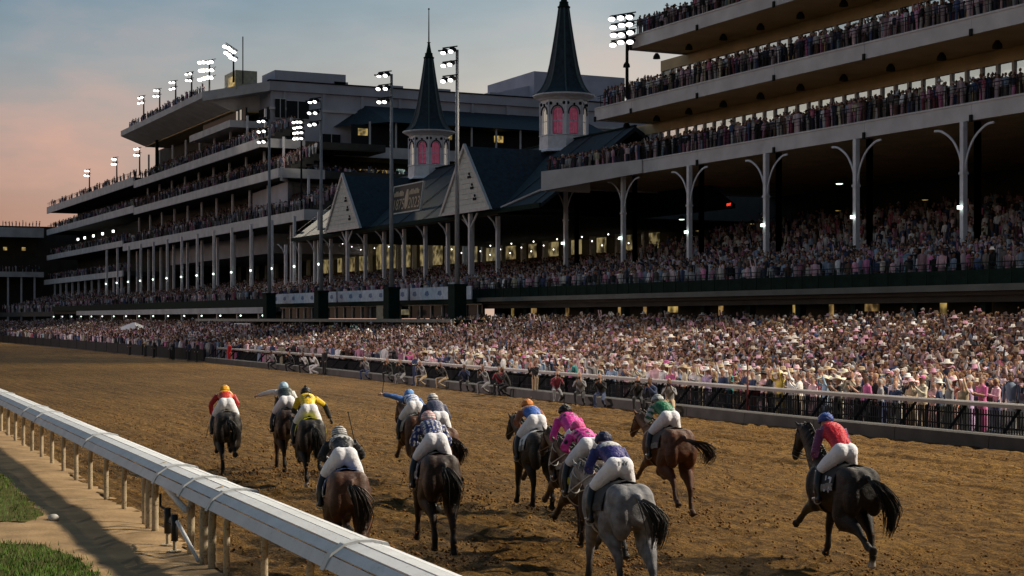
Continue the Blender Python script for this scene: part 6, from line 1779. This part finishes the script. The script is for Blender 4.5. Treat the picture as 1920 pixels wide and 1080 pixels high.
HS_ = [
 dict(seed=1, loc=(10.29, 36.32), head=12, hu=-0.12, coat=BLK, fl=FREACH, fr=FFOLD, hl=STANCE, hr=(24, -92, -38, -96), lift=.0, tail=(.12, .62, .0), cloth=(.35, .33, .3), label='black horse out in front near the inner rail',
      jockey=dict(label='leading jockey in red silks with orange and yellow cap', pat=yoke(rgb(.50, .03, .015), rgb(.70, .34, .02), rgb(.36, .02, .02), .70), cap=capstripe(rgb(.72, .22, .02), rgb(.72, .45, .03)), la=((-.33, .36, 1.72), (-.30, .42, 1.45)), whip=((-.30, .44, 1.45), (-.46, .02, .98)))),
 dict(seed=2, loc=(11.70, 36.19), head=11, hu=-0.09, coat=DBAY, fl=FDOWN, fr=FREACH, hl=STANCE, hr=SWINGB, tail=(.1, .7, .2), cloth=(.03, .03, .04), num='9', label='dark bay horse running second beside the yellow rider',
      jockey=dict(label='jockey in black vest with white sleeves and pale blue cap, left arm flung out', pat=yoke(rgb(.012, .022, .022), rgb(.10, .16, .20), W_, .86), cap=capc(rgb(.36, .52, .66)), la=((-.34, .62, 1.94), (-.58, .82, 1.86)), glove=0)),
 dict(seed=3, loc=(11.17, 33.00), head=12, hu=-0.06, coat=BLK, fl=FFOLD, fr=FREACH, hl=STANCE, hr=(34, -86, -30, -88), tail=(.05, .75, .0), cloth=(.60, .58, .04), socks=('hl',), label='black horse with bright yellow saddle cloth',
      jockey=dict(label='jockey in yellow silks with black star and black bobble cap', pat=sash, cap=capc(K), bobble=1, ra=((.42, .50, 1.82), (.56, .56, 1.50)), glove=1)),
 dict(seed=4, loc=(7.87, 21.70), head=13, hu=-0.13, coat=BAY, fl=FREACH, fr=FFOLD, hl=STANCE, hr=PUSH, tail=(.16, .70, .0), cloth=(.02, .045, .13), num='3', numcol=(.7, .7, .72), label='bay horse with blue number 3 cloth closest to the inner rail',
      jockey=dict(label='jockey in black and white striped silks with striped cap', pat=lambda part, s, co: np.where((((s * 7) % 1 < .45) & (s > .62))[:, None], W_, K) if part == 'torso' else np.where((s > .72)[:, None], W_, K), cap=capstripe(W_, K, 26), ra=((.33, .44, 1.74), (.30, .62, 1.66)), whip=((.30, .64, 1.66), (.16, .74, 2.35)))),
 dict(seed=5, lift=.03, loc=(9.75, 22.79), head=13, hu=-0.09, coat=DBAY, fl=FDOWN, fr=FFOLD, hl=STANCE, hr=(14, -54, -24, -8), tail=(.14, .70, .0), cloth=(.015, .018, .03), num='13', numcol=(.62, .66, .78), strip=(.22, .21, .2), label='dark bay horse with number 13 cloth beside the bay',
      jockey=dict(label='jockey in navy silks with white stars and red and white cap', pat=spots(rgb(.02, .035, .14), W_, 15, .26), cap=capstripe(rgb(.5, .03, .05), W_, 30))),
 dict(seed=6, loc=(13.71, 33.21), head=11, hu=-0.16, coat=BAY, fl=FREACH, fr=FFOLD, hl=PUSH, hr=STANCE, tail=(.1, .7, .2), cloth=(.3, .3, .3), label='bay horse under the rider with the raised whip',
      jockey=dict(label='jockey in blue and white hooped silks raising a whip', pat=hoops(rgb(.07, .18, .52), W_ * 1.1, 4, rgb(.07, .16, .42)), cap=capc(rgb(.12, .28, .58)), la=((-.42, .42, 1.98), (-.62, .52, 2.02)), whip=((-.62, .53, 2.02), (-.50, .85, 2.42)))),
 dict(seed=7, loc=(12.62, 29.30), head=11, hu=-0.07, coat=CHS, fl=FFOLD, fr=FREACH, hl=STANCE, hr=SWINGB, tail=(.24, .6, .3), cloth=(.05, .05, .06), label='chestnut horse hidden behind the number 13 horse',
      jockey=dict(label='jockey in plain slate navy silks with white cap', pat=plain(rgb(.07, .075, .13), rgb(.05, .055, .10)), cap=capstripe(W_, rgb(.05, .05, .07), 18))),
 dict(seed=8, loc=(13.67, 27.11), head=11, hu=-0.13, coat=BLK, fl=FDOWN, fr=FREACH, hl=SWINGF, hr=STANCE, tail=(.0, .6, .1), cloth=(.60, .62, .66), num='2', numcol=(.03, .03, .03), label='black horse with white number 2 cloth left of the pink riders',
      jockey=dict(label='jockey in blue silks with orange sleeves and orange cap', pat=yoke(rgb(.04, .12, .42), rgb(.30, .16, .12), rgb(.26, .10, .05), .72), cap=capc(rgb(.55, .20, .05)))),
 dict(seed=9, loc=(12.69, 23.70), head=11, hu=-0.02, coat=DBAY, fl=FREACH, fr=FFOLD, hl=STANCE, hr=PUSH, tail=(.1, .6, .2), cloth=(.03, .03, .03), label='dark horse of the farther pink rider',
      jockey=dict(label='farther jockey in pink silks with black diamonds and black cap', pat=spots(rgb(.72, .05, .36), K, 11, .42, None, (.74, .96)), cap=capc(K), ra=((.34, .34, 1.70), (.22, .60, 1.60)))),
 dict(seed=10, lift=.05, loc=(11.46, 20.96), head=11, hu=-0.18, coat=DBAY, fl=FREACH, fr=FDOWN, hl=SWINGB, hr=PUSH, neck=20, flex=66, whitetack=1, tail=(.1, .6, .2), cloth=(.012, .012, .014), strip=(.46, .38, .03), num='8', numcol=(.4, .4, .4), label='dark bay horse with white bridle beside the grey',
      jockey=dict(label='nearer jockey in pink silks with black dots and pink cap', pat=spots(rgb(.72, .06, .36), K, 7.5, .26), cap=capc(rgb(.66, .10, .30)))),
 dict(seed=11, loc=(10.30, 18.08), head=11, hu=-0.1, coat=GRY, dapple=1, fl=FDOWN, fr=FREACH, hl=(56, -36, -14, -46), hr=(-16, -52, -28, -6), socks=('hl',), neck=15, flex=60, whitetack=1, tail=(.24, .66, .15), cloth=(.03, .03, .035), strip=(.05, .05, .05), label='dappled grey horse nearest the camera',
      jockey=dict(label='jockey in purple navy silks with white oval on the grey horse', pat=oval, cap=capc(rgb(.012, .018, .06)), text='PW')),
 dict(seed=12, lift=.06, loc=(15.41, 25.15), head=11, hu=-0.12, coat=CHS, fl=FREACH, fr=FFOLD, hl=(40, -52, -22, -50), hr=(10, -46, -14, -34), tail=(.40, .55, .7), cloth=(.06, .05, .05), label='chestnut bay horse under the green rider',
      jockey=dict(label='jockey in green silks with white hooped sleeves', pat=lambda part, s, co: np.broadcast_to(rgb(.012, .13, .055), (len(co), 3)) if part == 'torso' else np.where(((s * 5) % 1 < .5)[:, None], rgb(.02, .13, .06), W_ * .8), cap=capstripe(rgb(.12, .13, .14), rgb(.45, .48, .5), 12))),
 dict(seed=13, loc=(14.54, 18.90), head=12, hu=0.02, coat=BLK, fl=FREACH, fr=FDOWN, hl=(18, -68, -56, -78), hr=STANCE, socks=('hr',), neck=44, flex=100, whitetack=0, tail=(.30, .86, .2), cloth=(.014, .014, .016), num='17', numcol=(.62, .64, .7), strip=(.24, .23, .22), label='black horse alone on the right with number 17 cloth',
      jockey=dict(label='jockey in red silks with purple sleeves and blue cap', pat=plain(rgb(.50, .015, .03), rgb(.16, .045, .13)), cap=capstripe(rgb(.03, .06, .26), rgb(.04, .10, .34), 16))),
]
for s_ in HS_:
    _, dz_ = horse(s_); jockey(s_, dz_)

# clods in the air behind the hooves
r_ = np.random.default_rng(9); V_, F_ = clods(3600, 5)
V_ = V_.reshape(-1, 6, 3); c_ = V_.mean(1, keepdims=True); hh = [h['loc'] for h in HS_]
pick = r_.integers(0, len(hh), len(V_)); tgt = np.stack([np.array([hh[i][0] for i in pick]) + r_.normal(0, .35, len(V_)), np.array([hh[i][1] for i in pick]) - 1.0 + r_.normal(0, .8, len(V_)), .01 + r_.exponential(.16, len(V_))], -1)[:, None, :]
tag(link('flying_dirt', tri_mesh('flying_dirt', ((V_ - c_) * 1.0 + tgt).reshape(-1, 3), F_), M_CLOD), 'small clods of dirt kicked up behind the galloping hooves', 'dirt', kind='stuff')
